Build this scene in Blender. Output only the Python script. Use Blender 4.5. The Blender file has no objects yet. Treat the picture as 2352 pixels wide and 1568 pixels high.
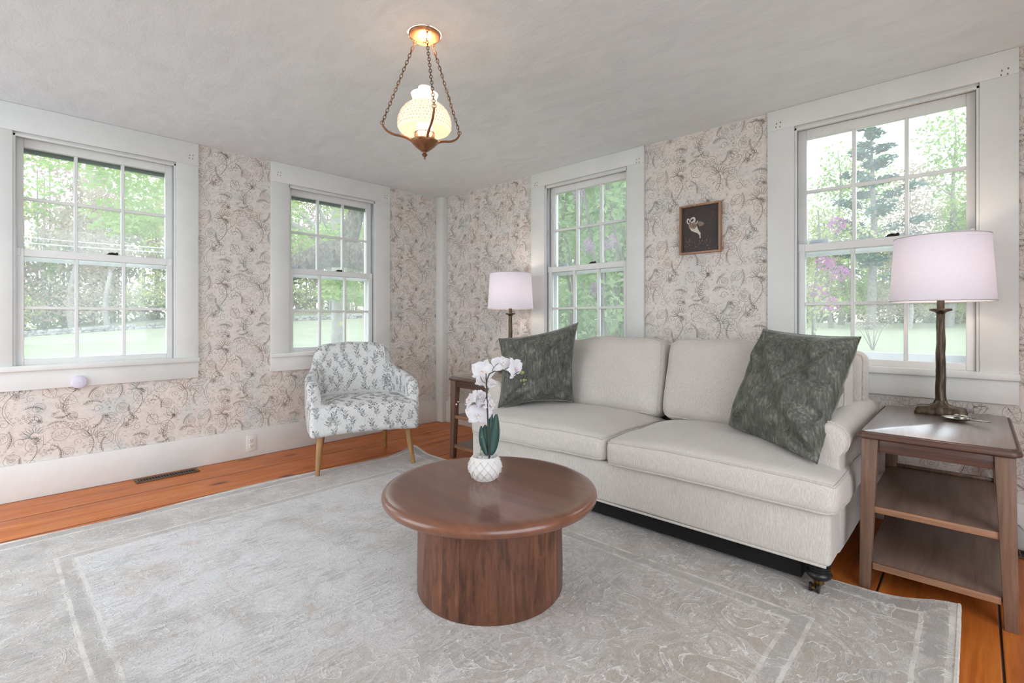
import bpy, bmesh, math, random
import numpy as np
from mathutils import Vector, Matrix, noise
from mathutils.bvhtree import BVHTree

random.seed(7)
rng = np.random.default_rng(7)
COL = bpy.context.scene.collection
PI = math.pi
def clamp(x, a=0.0, b=1.0): return max(a, min(b, x))
def lerp(a, b, t): return a + (b - a) * t
def smooth(t): t = clamp(t); return t * t * (3 - 2 * t)
def s2l(c):
    r = []
    for v in c:
        v = v / 255.0
        r.append(v / 12.92 if v <= 0.04045 else ((v + 0.055) / 1.055) ** 2.4)
    return tuple(r) + (1.0,)

# ------------------------------------------------------------------ materials
class NT:
    def __init__(s, name):
        s.m = bpy.data.materials.new(name); s.m.use_nodes = True
        s.t = s.m.node_tree; s.n = s.t.nodes; s.l = s.t.links
        s.b = s.n.get('Principled BSDF'); s.out = s.n.get('Material Output')
        s.co = None
    def new(s, t, **kw):
        n = s.n.new(t)
        for k, v in kw.items(): setattr(n, k, v)
        return n
    def put(s, sock, v):
        if isinstance(v, bpy.types.NodeSocket): s.l.new(v, sock)
        else: sock.default_value = v
    def coord(s, scale=(1, 1, 1), rot=(0, 0, 0), world=False):
        if world:
            g = s.new('ShaderNodeNewGeometry'); src = g.outputs['Position']
        else:
            if s.co is None: s.co = s.new('ShaderNodeTexCoord')
            src = s.co.outputs['Object']
        mp = s.new('ShaderNodeMapping')
        mp.inputs['Scale'].default_value = scale; mp.inputs['Rotation'].default_value = rot
        s.l.new(src, mp.inputs['Vector'])
        return mp.outputs['Vector']
    def noise(s, vec, scale, detail=4, rough=0.5, dist=0.0):
        n = s.new('ShaderNodeTexNoise')
        s.l.new(vec, n.inputs['Vector'])
        n.inputs['Scale'].default_value = scale; n.inputs['Detail'].default_value = detail
        n.inputs['Roughness'].default_value = rough; n.inputs['Distortion'].default_value = dist
        return n.outputs['Fac']
    def voronoi(s, vec, scale, out='Distance', feature='F1', rnd=1.0):
        n = s.new('ShaderNodeTexVoronoi', feature=feature)
        s.l.new(vec, n.inputs['Vector']); n.inputs['Scale'].default_value = scale
        n.inputs['Randomness'].default_value = rnd
        return n.outputs[out]
    def ramp(s, fac, stops, interp='LINEAR'):
        r = s.new('ShaderNodeValToRGB'); cr = r.color_ramp; cr.interpolation = interp
        while len(cr.elements) < len(stops): cr.elements.new(0.5)
        for e, (p, c) in zip(cr.elements, stops):
            e.position = p
            e.color = c if isinstance(c, tuple) else (c, c, c, 1)
        s.put(r.inputs['Fac'], fac)
        return r.outputs['Color']
    def math(s, op, a, b=0.0, c=0.0):
        n = s.new('ShaderNodeMath', operation=op)
        s.put(n.inputs[0], a); s.put(n.inputs[1], b); s.put(n.inputs[2], c)
        return n.outputs[0]
    def mix(s, fac, a, b, mode='MIX'):
        n = s.new('ShaderNodeMix', data_type='RGBA', blend_type=mode)
        s.put(n.inputs[0], fac); s.put(n.inputs[6], a); s.put(n.inputs[7], b)
        return n.outputs[2]
    def sep(s, vec):
        n = s.new('ShaderNodeSeparateXYZ'); s.l.new(vec, n.inputs[0]); return n.outputs
    def bump(s, h, strength=0.3, dist=0.01):
        n = s.new('ShaderNodeBump'); s.put(n.inputs['Height'], h)
        n.inputs['Strength'].default_value = strength; n.inputs['Distance'].default_value = dist
        s.l.new(n.outputs['Normal'], s.b.inputs['Normal'])
    def set(s, **kw):
        for k, v in kw.items(): s.put(s.b.inputs[k.replace('_', ' ')], v)
        return s

def plain(name, rgb, rough=0.5, metal=0.0, var=0.06, vscale=6.0, bump=0.0, bscale=60.0, spec=0.5, **kw):
    t = NT(name); c = s2l(rgb)
    v = t.coord()
    dk = tuple(x * (1 - var * 2) for x in c[:3]) + (1,); lt = tuple(min(1, x * (1 + var)) for x in c[:3]) + (1,)
    t.set(Base_Color=t.ramp(t.noise(v, vscale, 5, 0.6), [(0.3, dk), (0.65, lt)]), Roughness=rough, Metallic=metal)
    t.b.inputs['Specular IOR Level'].default_value = spec
    if bump: t.bump(t.noise(v, bscale, 3), bump, 0.004)
    for k, x in kw.items(): t.put(t.b.inputs[k.replace('_', ' ')], x)
    return t.m

def wood(name, dark, mid, light, axis=1, rough=0.35, scale=1.0, contrast=1.0, coat=0.0, spec=0.5):
    t = NT(name)
    sc = [9.0 * scale] * 3; sc[axis] = 0.9 * scale
    v = t.coord(tuple(sc))
    n1 = t.noise(v, 1.6, 6, 0.62, 0.8)
    sc2 = [70.0 * scale] * 3; sc2[axis] = 3.0 * scale
    n2 = t.noise(t.coord(tuple(sc2)), 1.5, 4, 0.6)
    base = t.ramp(n1, [(0.28, s2l(dark)), (0.5, s2l(mid)), (0.74, s2l(light))])
    fine = t.ramp(n2, [(0.3, 1 - 0.34 * contrast), (0.6, 1.0)])
    t.set(Base_Color=t.mix(1.0, base, fine, 'MULTIPLY'), Roughness=rough)
    t.b.inputs['Coat Weight'].default_value = coat; t.b.inputs['Coat Roughness'].default_value = 0.26 if coat > .9 else .14; t.b.inputs['Coat IOR'].default_value = 2.1 if coat > .9 else 1.55
    t.b.inputs['Specular IOR Level'].default_value = spec
    t.bump(n2, 0.12, 0.002)
    return t.m

M = {}
M['paint'] = plain('trim_paint', (226, 226, 221), 0.42, var=0.03, vscale=3, bump=0.12, bscale=18)
M['sash_paint'] = plain('sash_paint', (232, 232, 228), 0.4, var=0.03, vscale=5, bump=0.1, bscale=30)
M['storm'] = plain('storm_paint', (238, 240, 244), 0.4)
M['storm_dark'] = plain('storm_header', (62, 84, 74), 0.6)
M['crack'] = plain('dark_crack', (70, 62, 56), 0.8)
M['track'] = plain('sash_track', (150, 155, 160), 0.35, metal=0.7)
M['hardware'] = plain('hardware', (60, 52, 46), 0.45, metal=0.6)
M['latch'] = plain('storm_latch', (170, 174, 188), 0.4, metal=0.1)

def m_glass():
    t = NT('window_glass')
    tr = t.new('ShaderNodeBsdfTransparent'); tr.inputs[0].default_value = (0.97, 0.985, 0.98, 1)
    gl = t.new('ShaderNodeBsdfGlossy'); gl.inputs['Roughness'].default_value = 0.02
    df = t.new('ShaderNodeBsdfTranslucent'); df.inputs[0].default_value = (1, 1, 1, 1)
    v = t.coord((1, 1, 1))
    haze_veil = t.ramp(t.noise(t.coord((3, 3, 0.8)), 3.0, 4, 0.6), [(0.3, 0.09), (0.75, 0.17)])  # white veil mixed into the panes to imitate bright outdoor haze
    m1 = t.new('ShaderNodeMixShader'); t.l.new(haze_veil, m1.inputs[0]); t.l.new(tr.outputs[0], m1.inputs[1]); t.l.new(df.outputs[0], m1.inputs[2])
    lw = t.new('ShaderNodeFresnel'); lw.inputs['IOR'].default_value = 1.35
    m2 = t.new('ShaderNodeMixShader'); t.l.new(lw.outputs[0], m2.inputs[0]); t.l.new(m1.outputs[0], m2.inputs[1]); t.l.new(gl.outputs[0], m2.inputs[2])
    t.l.new(m2.outputs[0], t.out.inputs['Surface'])
    return t.m
M['glass'] = m_glass()

def m_paper():
    t = NT('wallpaper_ground')
    v = t.coord()
    n = t.noise(v, 4.5, 4, 0.55)
    c = t.ramp(n, [(0.28, s2l((211, 215, 211))), (0.42, s2l((226, 220, 212))), (0.56, s2l((231, 222, 213))), (0.74, s2l((228, 214, 205)))])
    f = t.noise(v, 38, 3, 0.6)
    c = t.mix(1.0, c, t.ramp(f, [(0.3, 0.88), (0.62, 1.0)]), 'MULTIPLY')
    t.set(Base_Color=c, Roughness=0.75)
    t.bump(t.noise(v, 25, 3), 0.08, 0.004)
    return t.m
M['paper'] = m_paper()
def m_ink():
    t = NT('wallpaper_ink')
    v = t.coord()
    c = t.ramp(t.noise(v, 5.5, 3), [(0.32, s2l((160, 170, 168))), (0.45, s2l((176, 164, 153))), (0.6, s2l((166, 151, 139))), (0.72, s2l((184, 163, 154)))])
    t.set(Base_Color=c, Roughness=0.75)
    return t.m
M['ink'] = m_ink()

def m_ceiling():
    t = NT('plaster_ceiling')
    v = t.coord()
    st = t.noise(t.coord((1.0, 2.2, 1), (0, 0, 0.5)), 3.0, 6, 0.62, 1.2)
    c = t.ramp(st, [(0.3, s2l((222, 226, 225))), (0.6, s2l((231, 235, 234)))])
    t.set(Base_Color=c, Roughness=0.8)
    h = t.math('ADD', t.noise(t.coord((1, 2.5, 1), (0, 0, 0.6)), 14, 5, 0.6, 1.5), t.math('MULTIPLY', t.noise(v, 2.2, 3), 2.0))
    t.bump(h, 0.28, 0.012)
    return t.m
M['ceiling'] = m_ceiling()

def m_floor():
    t = NT('pine_floor')
    v = t.coord(); o = t.sep(v)
    k = t.math('DIVIDE', t.math('ADD', o[0], -0.03), 0.355)
    idx = t.math('FLOOR', k); fr = t.math('FRACT', k)
    wn = t.new('ShaderNodeTexWhiteNoise', noise_dimensions='1D'); t.l.new(idx, wn.inputs['W'])
    cb = t.new('ShaderNodeCombineXYZ'); t.l.new(o[0], cb.inputs[0])
    t.l.new(t.math('ADD', o[1], t.math('MULTIPLY', wn.outputs['Value'], 17.0)), cb.inputs[1]); t.l.new(idx, cb.inputs[2])
    mp = t.new('ShaderNodeMapping'); mp.inputs['Scale'].default_value = (9, 0.8, 3); t.l.new(cb.outputs[0], mp.inputs[0])
    g = t.noise(mp.outputs[0], 1.8, 6, 0.6, 1.1)
    c = t.ramp(g, [(0.25, s2l((158, 80, 28))), (0.48, s2l((204, 112, 44))), (0.75, s2l((222, 138, 64)))])
    mp2 = t.new('ShaderNodeMapping'); mp2.inputs['Scale'].default_value = (1.0, 0.45, 1); t.l.new(cb.outputs[0], mp2.inputs[0])
    kn = t.voronoi(mp2.outputs[0], 4.2)
    c = t.mix(t.ramp(kn, [(0.04, 0.9), (0.15, 0.0)]), c, s2l((70, 30, 14)))
    fine = t.noise(t.coord((120, 5, 1)), 1.0, 3, 0.6)
    c = t.mix(1.0, c, t.ramp(fine, [(0.3, 0.82), (0.6, 1.0)]), 'MULTIPLY')
    c = t.mix(t.math('MULTIPLY', wn.outputs['Value'], 0.35), c, s2l((176, 92, 38)))
    ed = t.math('ABSOLUTE', t.math('SUBTRACT', fr, 0.5))
    c = t.mix(t.ramp(ed, [(0.4865, 0.0), (0.4915, 1.0)]), c, s2l((38, 20, 12)))
    t.set(Base_Color=c, Roughness=t.ramp(t.noise(v, 5, 3), [(0.3, 0.28), (0.7, 0.42)]))
    t.b.inputs['Specular IOR Level'].default_value = 0.28
    t.bump(t.math('MULTIPLY', t.ramp(ed, [(0.48, 1.0), (0.497, 0.0)]), 1.0), 0.5, 0.004)
    return t.m
M['floor'] = m_floor()

def m_linen(name, a, b, scale=1.0):
    t = NT(name)
    n1 = t.noise(t.coord((620, 620, 40)), 1.0, 1, 0.5)
    n2 = t.noise(t.coord((160, 160, 700)), 1.0, 1, 0.5)
    w = t.math('ADD', t.math('MULTIPLY', n1, 0.72), t.math('MULTIPLY', n2, 0.28))
    c = t.ramp(w, [(0.36, s2l(b)), (0.62, s2l(a))])
    big = t.ramp(t.noise(t.coord(), 7, 3), [(0.3, 0.95), (0.7, 1.0)])
    t.set(Base_Color=t.mix(1.0, c, big, 'MULTIPLY'), Roughness=0.9)
    t.b.inputs['Sheen Weight'].default_value = 0.25; t.b.inputs['Specular IOR Level'].default_value = 0.15
    t.bump(w, 0.2, 0.0015)
    return t.m
M['linen'] = m_linen('oatmeal_linen', (215, 208, 200), (191, 184, 175))
M['welt'] = m_linen('welt_cord', (210, 204, 194), (176, 168, 158))
M['chair_fabric'] = m_linen('white_cotton', (232, 232, 229), (212, 212, 210))
def m_print():
    t = NT('printed_sprig')
    t.set(Base_Color=t.ramp(t.noise(t.coord(), 40, 2), [(0.35, s2l((112, 115, 115))), (0.65, s2l((164, 166, 166)))]), Roughness=0.9)
    return t.m
M['sprig'] = m_print()
def m_velvet():
    t = NT('velvet')
    st = t.noise(t.coord((90, 90, 12), (0.2, 0.15, 0)), 1.0, 4, 0.65)
    pt = t.noise(t.coord((1, 1, 1)), 11, 4, 0.6, 0.6)
    f = t.math('ADD', t.math('MULTIPLY', st, 0.6), t.math('MULTIPLY', pt, 0.4))
    c = t.ramp(f, [(0.36, s2l((72, 73, 67))), (0.52, s2l((98, 99, 91))), (0.68, s2l((146, 146, 136)))])
    t.set(Base_Color=c, Roughness=0.7)
    t.b.inputs['Sheen Weight'].default_value = 0.5; t.b.inputs['Sheen Roughness'].default_value = 0.3
    t.b.inputs['Sheen Tint'].default_value = s2l((214, 216, 206)); t.b.inputs['Specular IOR Level'].default_value = 0.2
    t.bump(st, 0.15, 0.002)
    return t.m
M['velvet'] = m_velvet()

RX0, RX1, RY0, RY1 = 0.79, 4.18, -3.55, -0.945
def m_rug():
    t = NT('faded_rug')
    v = t.coord(); o = t.sep(v)
    dx = t.math('MINIMUM', t.math('SUBTRACT', o[0], RX0), t.math('SUBTRACT', RX1, o[0]))
    dy = t.math('MINIMUM', t.math('SUBTRACT', o[1], RY0), t.math('SUBTRACT', RY1, o[1]))
    d = t.math('MINIMUM', dx, dy)
    field = t.ramp(t.noise(v, 2.1, 5, 0.6, 0.8), [(0.32, s2l((190, 184, 177))), (0.46, s2l((212, 210, 207))), (0.60, s2l((220, 219, 218))), (0.74, s2l((198, 186, 176)))])
    light_tan = t.new('ShaderNodeMapRange'); t.put(light_tan.inputs[0], t.math('ADD', o[0], t.math('MULTIPLY', t.noise(v, 1.9, 4, 0.6), 1.4))); light_tan.inputs[1].default_value = 3.1; light_tan.inputs[2].default_value = 4.4  # tan towards the right: warm light and pile sheen put into the colour
    field = t.mix(t.math('MULTIPLY', light_tan.outputs[0], 0.62), field, s2l((182, 164, 146)))
    brdr = t.ramp(t.noise(v, 3.4, 5, 0.6, 1.0), [(0.36, s2l((168, 160, 150))), (0.55, s2l((200, 194, 186))), (0.7, s2l((186, 168, 154)))])
    inb = t.ramp(d, [(0.43, 1.0), (0.46, 0.0)])
    c = t.mix(t.math('MULTIPLY', inb, 0.75), field, brdr)
    # worn streaks along the weave
    stn = t.noise(t.coord((90, 9, 1)), 1.0, 5, 0.7)
    pat = t.ramp(t.noise(v, 5.0, 5, 0.7), [(0.4, 0.0), (0.62, 1.0)])
    c = t.mix(t.math('MULTIPLY', t.math('MULTIPLY', t.ramp(stn, [(0.46, 0.0), (0.60, 1.0)]), pat), 0.62), c, s2l((138, 136, 132)))
    # faint medallion bands, cream outlines
    n = t.noise(v, 5.5, 3, 0.5, 1.6)
    iso = t.ramp(t.math('ABSOLUTE', t.math('SUBTRACT', t.math('FRACT', t.math('MULTIPLY', n, 5.0)), 0.5)), [(0.03, 1.0), (0.085, 0.0)])
    brk = t.ramp(t.noise(v, 22, 3, 0.7), [(0.36, 0.0), (0.48, 1.0)])
    isom = t.math('MULTIPLY', iso, brk)
    c = t.mix(t.math('MULTIPLY', isom, t.math('ADD', t.math('MULTIPLY', light_tan.outputs[0], 0.45), 0.34)), c, s2l((236, 232, 226)))
    sp = t.ramp(t.noise(t.coord((240, 70, 1)), 1.0, 3, 0.75), [(0.36, 0.70), (0.52, 1.0)])
    c = t.mix(1.0, c, sp, 'MULTIPLY')
    fl = t.ramp(t.noise(v, 60, 3, 0.7, 0.6), [(0.52, 0.0), (0.66, 1.0)])
    flm = t.math('MULTIPLY', fl, t.ramp(t.noise(v, 6.0, 4, 0.65), [(0.44, 0.0), (0.6, 1.0)]))
    c = t.mix(t.math('MULTIPLY', flm, 0.6), c, s2l((234, 231, 226)))
    tan = t.ramp(t.noise(t.coord((1.1, 1.1, 1)), 7.5, 3, 0.6, 1.2), [(0.62, 0.0), (0.72, 1.0)])
    c = t.mix(t.math('MULTIPLY', tan, 0.45), c, s2l((178, 146, 120)))
    lv = t.math('FRACT', t.math('MULTIPLY', t.noise(v, 5.5, 3, 0.5, 1.6), 5.0))
    c = t.mix(t.math('MULTIPLY', t.ramp(lv, [(0.5, 0.0), (0.53, 0.55)]), t.math('ADD', t.math('MULTIPLY', light_tan.outputs[0], 0.8), 0.12)), c, s2l((164, 152, 134)))
    dk = t.ramp(t.noise(v, 4.2, 5, 0.65, 1.0), [(0.55, 0.0), (0.68, 1.0)])
    c = t.mix(t.math('MULTIPLY', dk, 0.35), c, s2l((150, 148, 140)))
    # border guard lines
    for pos, w, colr, amt in ((0.012, 0.012, (222, 216, 206), 0.9), (0.055, 0.028, (158, 154, 148), 0.65), (0.098, 0.008, (228, 222, 212), 0.7), (0.385, 0.008, (228, 222, 214), 0.7), (0.415, 0.022, (164, 160, 154), 0.5), (0.45, 0.008, (226, 222, 214), 0.6)):
        a = t.math('ABSOLUTE', t.math('SUBTRACT', t.math('ADD', d, t.math('MULTIPLY', t.math('SUBTRACT', t.noise(v, 9, 2), 0.5), 0.012)), pos))
        c = t.mix(t.math('MULTIPLY', t.ramp(t.math('DIVIDE', a, w), [(0.75, amt), (1.0, 0.0)]), t.ramp(t.noise(v, 14, 3), [(0.35, 0.25), (0.6, 1.0)])), c, s2l(colr))
    t.set(Base_Color=c, Roughness=0.95)
    t.b.inputs['Sheen Weight'].default_value = 0.35; t.b.inputs['Specular IOR Level'].default_value = 0.1
    hh = t.math('ADD', t.math('MULTIPLY', stn, 0.5), t.math('ADD', t.math('MULTIPLY', isom, 0.55), t.math('MULTIPLY', t.noise(v, 160, 2, 0.6), 0.6)))
    t.bump(hh, 0.55, 0.006)
    return t.m
M['rug'] = m_rug()
M['fringe'] = plain('rug_binding', (214, 208, 198), 0.95, var=0.08, vscale=60, bump=0.4, bscale=200)

M['walnut_top'] = wood('walnut_top', (92, 54, 38), (120, 74, 52), (136, 88, 62), axis=0, rough=0.32, scale=0.5, contrast=0.4, spec=0.5, coat=0.6)
def m_staves():
    t = NT('walnut_staves')
    v = t.coord(); o = t.sep(v)
    an = t.math('ARCTAN2', o[1], o[0])
    k = t.math('ADD', t.math('MULTIPLY', an, 17 / (2 * PI)), t.math('MULTIPLY', t.math('SINE', t.math('MULTIPLY', an, 5.0)), 0.3))
    idx = t.math('FLOOR', k)
    wn = t.new('ShaderNodeTexWhiteNoise', noise_dimensions='1D'); t.l.new(idx, wn.inputs['W'])
    cb = t.new('ShaderNodeCombineXYZ'); t.l.new(t.math('MULTIPLY', an, 3.2), cb.inputs[0]); t.l.new(t.math('MULTIPLY', idx, 3.7), cb.inputs[1]); t.l.new(t.math('MULTIPLY', o[2], 2.2), cb.inputs[2])
    g = t.noise(cb.outputs[0], 2.2, 6, 0.65, 1.3)
    c = t.ramp(g, [(0.28, s2l((70, 42, 30))), (0.5, s2l((118, 74, 52))), (0.72, s2l((144, 94, 66)))])
    c = t.mix(1.0, c, t.ramp(wn.outputs['Value'], [(0.0, 0.62), (0.5, 0.95), (1.0, 1.15)]), 'MULTIPLY')
    fn = t.noise(t.coord((130, 130, 5)), 1.0, 3, 0.6)
    c = t.mix(1.0, c, t.ramp(fn, [(0.3, 0.78), (0.6, 1.0)]), 'MULTIPLY')
    t.set(Base_Color=c, Roughness=0.38)
    return t.m
M['staves'] = m_staves()
M['table_wood'] = wood('ash_brown_top', (92, 74, 66), (118, 96, 86), (136, 112, 100), axis=1, rough=0.34, scale=1.0, contrast=0.5, coat=1.0)
M['table_shelf'] = wood('ash_brown_shelf', (112, 91, 80), (138, 113, 100), (154, 127, 112), axis=1, rough=0.42, scale=1.0, contrast=0.5)
M['table_rim'] = wood('ash_brown_rim', (70, 48, 40), (94, 66, 54), (112, 82, 66), axis=0, rough=0.35, scale=1.0)
M['table_leg'] = wood('ash_brown_leg', (94, 70, 55), (120, 91, 73), (138, 107, 86), axis=2, rough=0.45, scale=1.0)
M['table_edge'] = wood('ash_brown_edge', (136, 98, 72), (164, 120, 90), (178, 134, 102), axis=0, rough=0.45)
M['oak_leg'] = wood('oak_leg', (150, 112, 70), (178, 136, 88), (194, 152, 102), axis=2, rough=0.45)
M['frame_wood'] = wood('frame_wood', (150, 112, 84), (178, 138, 108), (192, 154, 124), axis=2, rough=0.5)
M['black_wood'] = plain('black_turned_wood', (30, 29, 29), 0.28, var=0.05)
M['shadow_black'] = plain('sofa_shadow_black', (14, 14, 14), 0.9)  # black for the painted shadow under the sofa
M['brass'] = plain('aged_brass', (150, 118, 70), 0.35, metal=0.9, var=0.15, vscale=25)
def m_bronze():
    t = NT('antique_bronze')
    n = t.noise(t.coord((30, 30, 5)), 1.2, 4, 0.6)
    t.set(Base_Color=t.ramp(n, [(0.3, s2l((58, 48, 39))), (0.55, s2l((98, 85, 70))), (0.72, s2l((150, 136, 116)))]), Metallic=0.75, Roughness=0.42)
    t.bump(n, 0.3, 0.004)
    return t.m
M['bronze'] = m_bronze()
M['copper'] = plain('antique_copper', (150, 106, 76), 0.34, metal=0.85, var=0.12, vscale=30)
M['chain'] = plain('copper_chain', (116, 82, 58), 0.38, metal=0.8, var=0.12, vscale=60)
M['pewter'] = plain('pewter', (196, 190, 176), 0.22, metal=0.9, var=0.1, vscale=30)
def m_shade(name, rgb, tr=0.5):
    t = NT(name)
    c = s2l(rgb)
    wv = t.ramp(t.noise(t.coord((500, 500, 120)), 1.0, 2), [(0.3, tuple(x * .94 for x in c[:3]) + (1,)), (0.7, c)])
    df = t.new('ShaderNodeBsdfDiffuse'); t.l.new(wv, df.inputs[0])
    tl = t.new('ShaderNodeBsdfTranslucent'); t.l.new(wv, tl.inputs[0])
    mx = t.new('ShaderNodeMixShader'); mx.inputs[0].default_value = tr
    t.l.new(df.outputs[0], mx.inputs[1]); t.l.new(tl.outputs[0], mx.inputs[2]); t.l.new(mx.outputs[0], t.out.inputs['Surface'])
    return t.m
M['shade'] = m_shade('linen_shade', (244, 242, 248), 0.35)
M['milk_glass'] = m_shade('milk_glass', (252, 250, 246), 0.74)
M['inner_glass'] = m_shade('inner_glass', (254, 252, 246), 0.92)
M['shade_trim'] = plain('shade_trim', (196, 190, 190), 0.8)
def m_bulb():
    t = NT('glowing_bulb')
    v = t.ramp(t.noise(t.coord(), 20, 1), [(0.2, s2l((255, 226, 180))), (0.8, s2l((255, 232, 196)))])
    e = t.new('ShaderNodeEmission'); t.l.new(v, e.inputs[0]); e.inputs[1].default_value = 5.0
    t.l.new(e.outputs[0], t.out.inputs['Surface'])
    return t.m
M['bulb'] = m_bulb()
def m_clear():
    t = NT('clear_glass')
    tr = t.new('ShaderNodeBsdfTransparent'); gl = t.new('ShaderNodeBsdfGlossy'); gl.inputs['Roughness'].default_value = 0.05
    v = t.voronoi(t.coord(), 90)
    mx = t.new('ShaderNodeMixShader'); t.l.new(t.ramp(v, [(0.2, 0.08), (0.6, 0.4)]), mx.inputs[0])
    t.l.new(tr.outputs[0], mx.inputs[1]); t.l.new(gl.outputs[0], mx.inputs[2]); t.l.new(mx.outputs[0], t.out.inputs['Surface'])
    return t.m
M['clear'] = m_clear()
M['ceramic'] = plain('white_ceramic', (226, 222, 216), 0.5, var=0.03)
M['pebble'] = plain('white_pebble', (230, 230, 228), 0.5, var=0.06, vscale=90)
def m_petal():
    t = NT('orchid_petal')
    c = t.ramp(t.noise(t.coord(), 30, 3), [(0.3, s2l((236, 234, 238))), (0.7, s2l((250, 249, 250)))])
    df = t.new('ShaderNodeBsdfDiffuse'); t.l.new(c, df.inputs[0])
    tl = t.new('ShaderNodeBsdfTranslucent'); t.l.new(c, tl.inputs[0])
    mx = t.new('ShaderNodeMixShader'); mx.inputs[0].default_value = 0.3
    t.l.new(df.outputs[0], mx.inputs[1]); t.l.new(tl.outputs[0], mx.inputs[2]); t.l.new(mx.outputs[0], t.out.inputs['Surface'])
    return t.m
M['petal'] = m_petal()
M['throat'] = plain('orchid_throat', (222, 186, 140), 0.6)
M['stem_dark'] = plain('orchid_stem', (62, 58, 44), 0.5, var=0.15, vscale=40)
M['stem_green'] = plain('green_stake', (132, 140, 98), 0.5)
M['leaf_dark'] = plain('orchid_leaf', (34, 74, 66), 0.38, var=0.15, vscale=20)
M['bud'] = plain('orchid_bud', (134, 148, 92), 0.5, var=0.15, vscale=60)
M['print_dark'] = plain('print_ground', (62, 52, 50), 0.55, var=0.12, vscale=14)
M['print_cream'] = plain('print_cream', (218, 208, 194), 0.6, var=0.08, vscale=60)
M['print_tan'] = plain('print_tan', (146, 122, 100), 0.6, var=0.2, vscale=90)
M['print_grey'] = plain('print_grey', (104, 90, 84), 0.6, var=0.2, vscale=90)
M['plate'] = plain('outlet_plate', (228, 224, 214), 0.35, var=0.02)
M['slot'] = plain('outlet_slot', (40, 36, 34), 0.6)
M['register'] = plain('register_metal', (98, 74, 56), 0.45, metal=0.4)
M['puck'] = plain('puck_plastic', (222, 216, 232), 0.35, var=0.02)
M['cord'] = plain('cord', (196, 192, 188), 0.5)
M['nailmark'] = plain('old_fixing', (120, 112, 108), 0.6)

# outdoors
def m_leaf(name, a, b, tr=0.45):
    t = NT(name)
    c = t.ramp(t.noise(t.coord(), 1.3, 3, 0.6), [(0.35, s2l(a)), (0.65, s2l(b))])
    df = t.new('ShaderNodeBsdfDiffuse'); t.l.new(c, df.inputs[0])
    tl = t.new('ShaderNodeBsdfTranslucent'); t.l.new(c, tl.inputs[0])
    mx = t.new('ShaderNodeMixShader'); mx.inputs[0].default_value = tr
    t.l.new(df.outputs[0], mx.inputs[1]); t.l.new(tl.outputs[0], mx.inputs[2]); t.l.new(mx.outputs[0], t.out.inputs['Surface'])
    return t.m
M['leaf_maple'] = m_leaf('maple_leaf', (136, 167, 93), (167, 187, 124))
M['leaf_spring'] = m_leaf('spring_leaf', (148, 162, 96), (182, 188, 132))
M['leaf_bud'] = m_leaf('budding_leaf', (171, 157, 142), (184, 171, 154))
M['leaf_mid'] = m_leaf('wood_leaf', (112, 144, 80), (158, 182, 112))
M['leaf_pine'] = m_leaf('pine_needles', (61, 91, 84), (93, 121, 109), 0.2)
M['leaf_lilac'] = m_leaf('lilac_leaf', (130, 163, 115), (180, 199, 154))
M['bloom'] = m_leaf('lilac_bloom', (169, 132, 171), (184, 152, 184))
M['bloom_pink'] = m_leaf('redbud_bloom', (169, 106, 157), (180, 126, 169))
M['bark'] = plain('grey_bark', (124, 121, 114), 0.9, var=0.2, vscale=6, bump=0.6, bscale=12)
M['bark_pale'] = plain('pale_bark', (157, 154, 149), 0.9, var=0.15, vscale=4, bump=0.3, bscale=12)
def m_bark():
    t = NT('furrowed_bark')
    v = t.coord((1, 1, .45)); f = t.noise(v, 26, 5, 0.7, .8); n = t.noise(t.coord(), 9, 5, 0.65)
    c = t.ramp(t.math('ADD', t.math('MULTIPLY', f, .7), t.math('MULTIPLY', n, .5)), [(0.45, s2l((34, 29, 25))), (0.58, s2l((78, 70, 60))), (0.74, s2l((132, 124, 108)))])
    t.set(Base_Color=c, Roughness=.95); t.bump(f, 0.9, 0.04)
    return t.m
M['bark_dark'] = m_bark()
M['lawn'] = plain('lawn', (139, 145, 122), 0.95, var=0.06, vscale=0.6, spec=0.1)
M['bounce'] = plain('bounce_pale', (196, 206, 212), 0.9, var=0.05, vscale=2)  # pale cool tone for the added light-bouncing slab
M['stone'] = plain('field_stone', (154, 151, 149), 0.9, var=0.2, vscale=1.2)
M['wire'] = plain('utility_cable', (166, 167, 171), 0.5)
M['tag'] = plain('yellow_tag', (192, 180, 124), 0.6)
M['siding'] = plain('clapboard', (236, 238, 244), 0.6)

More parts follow.
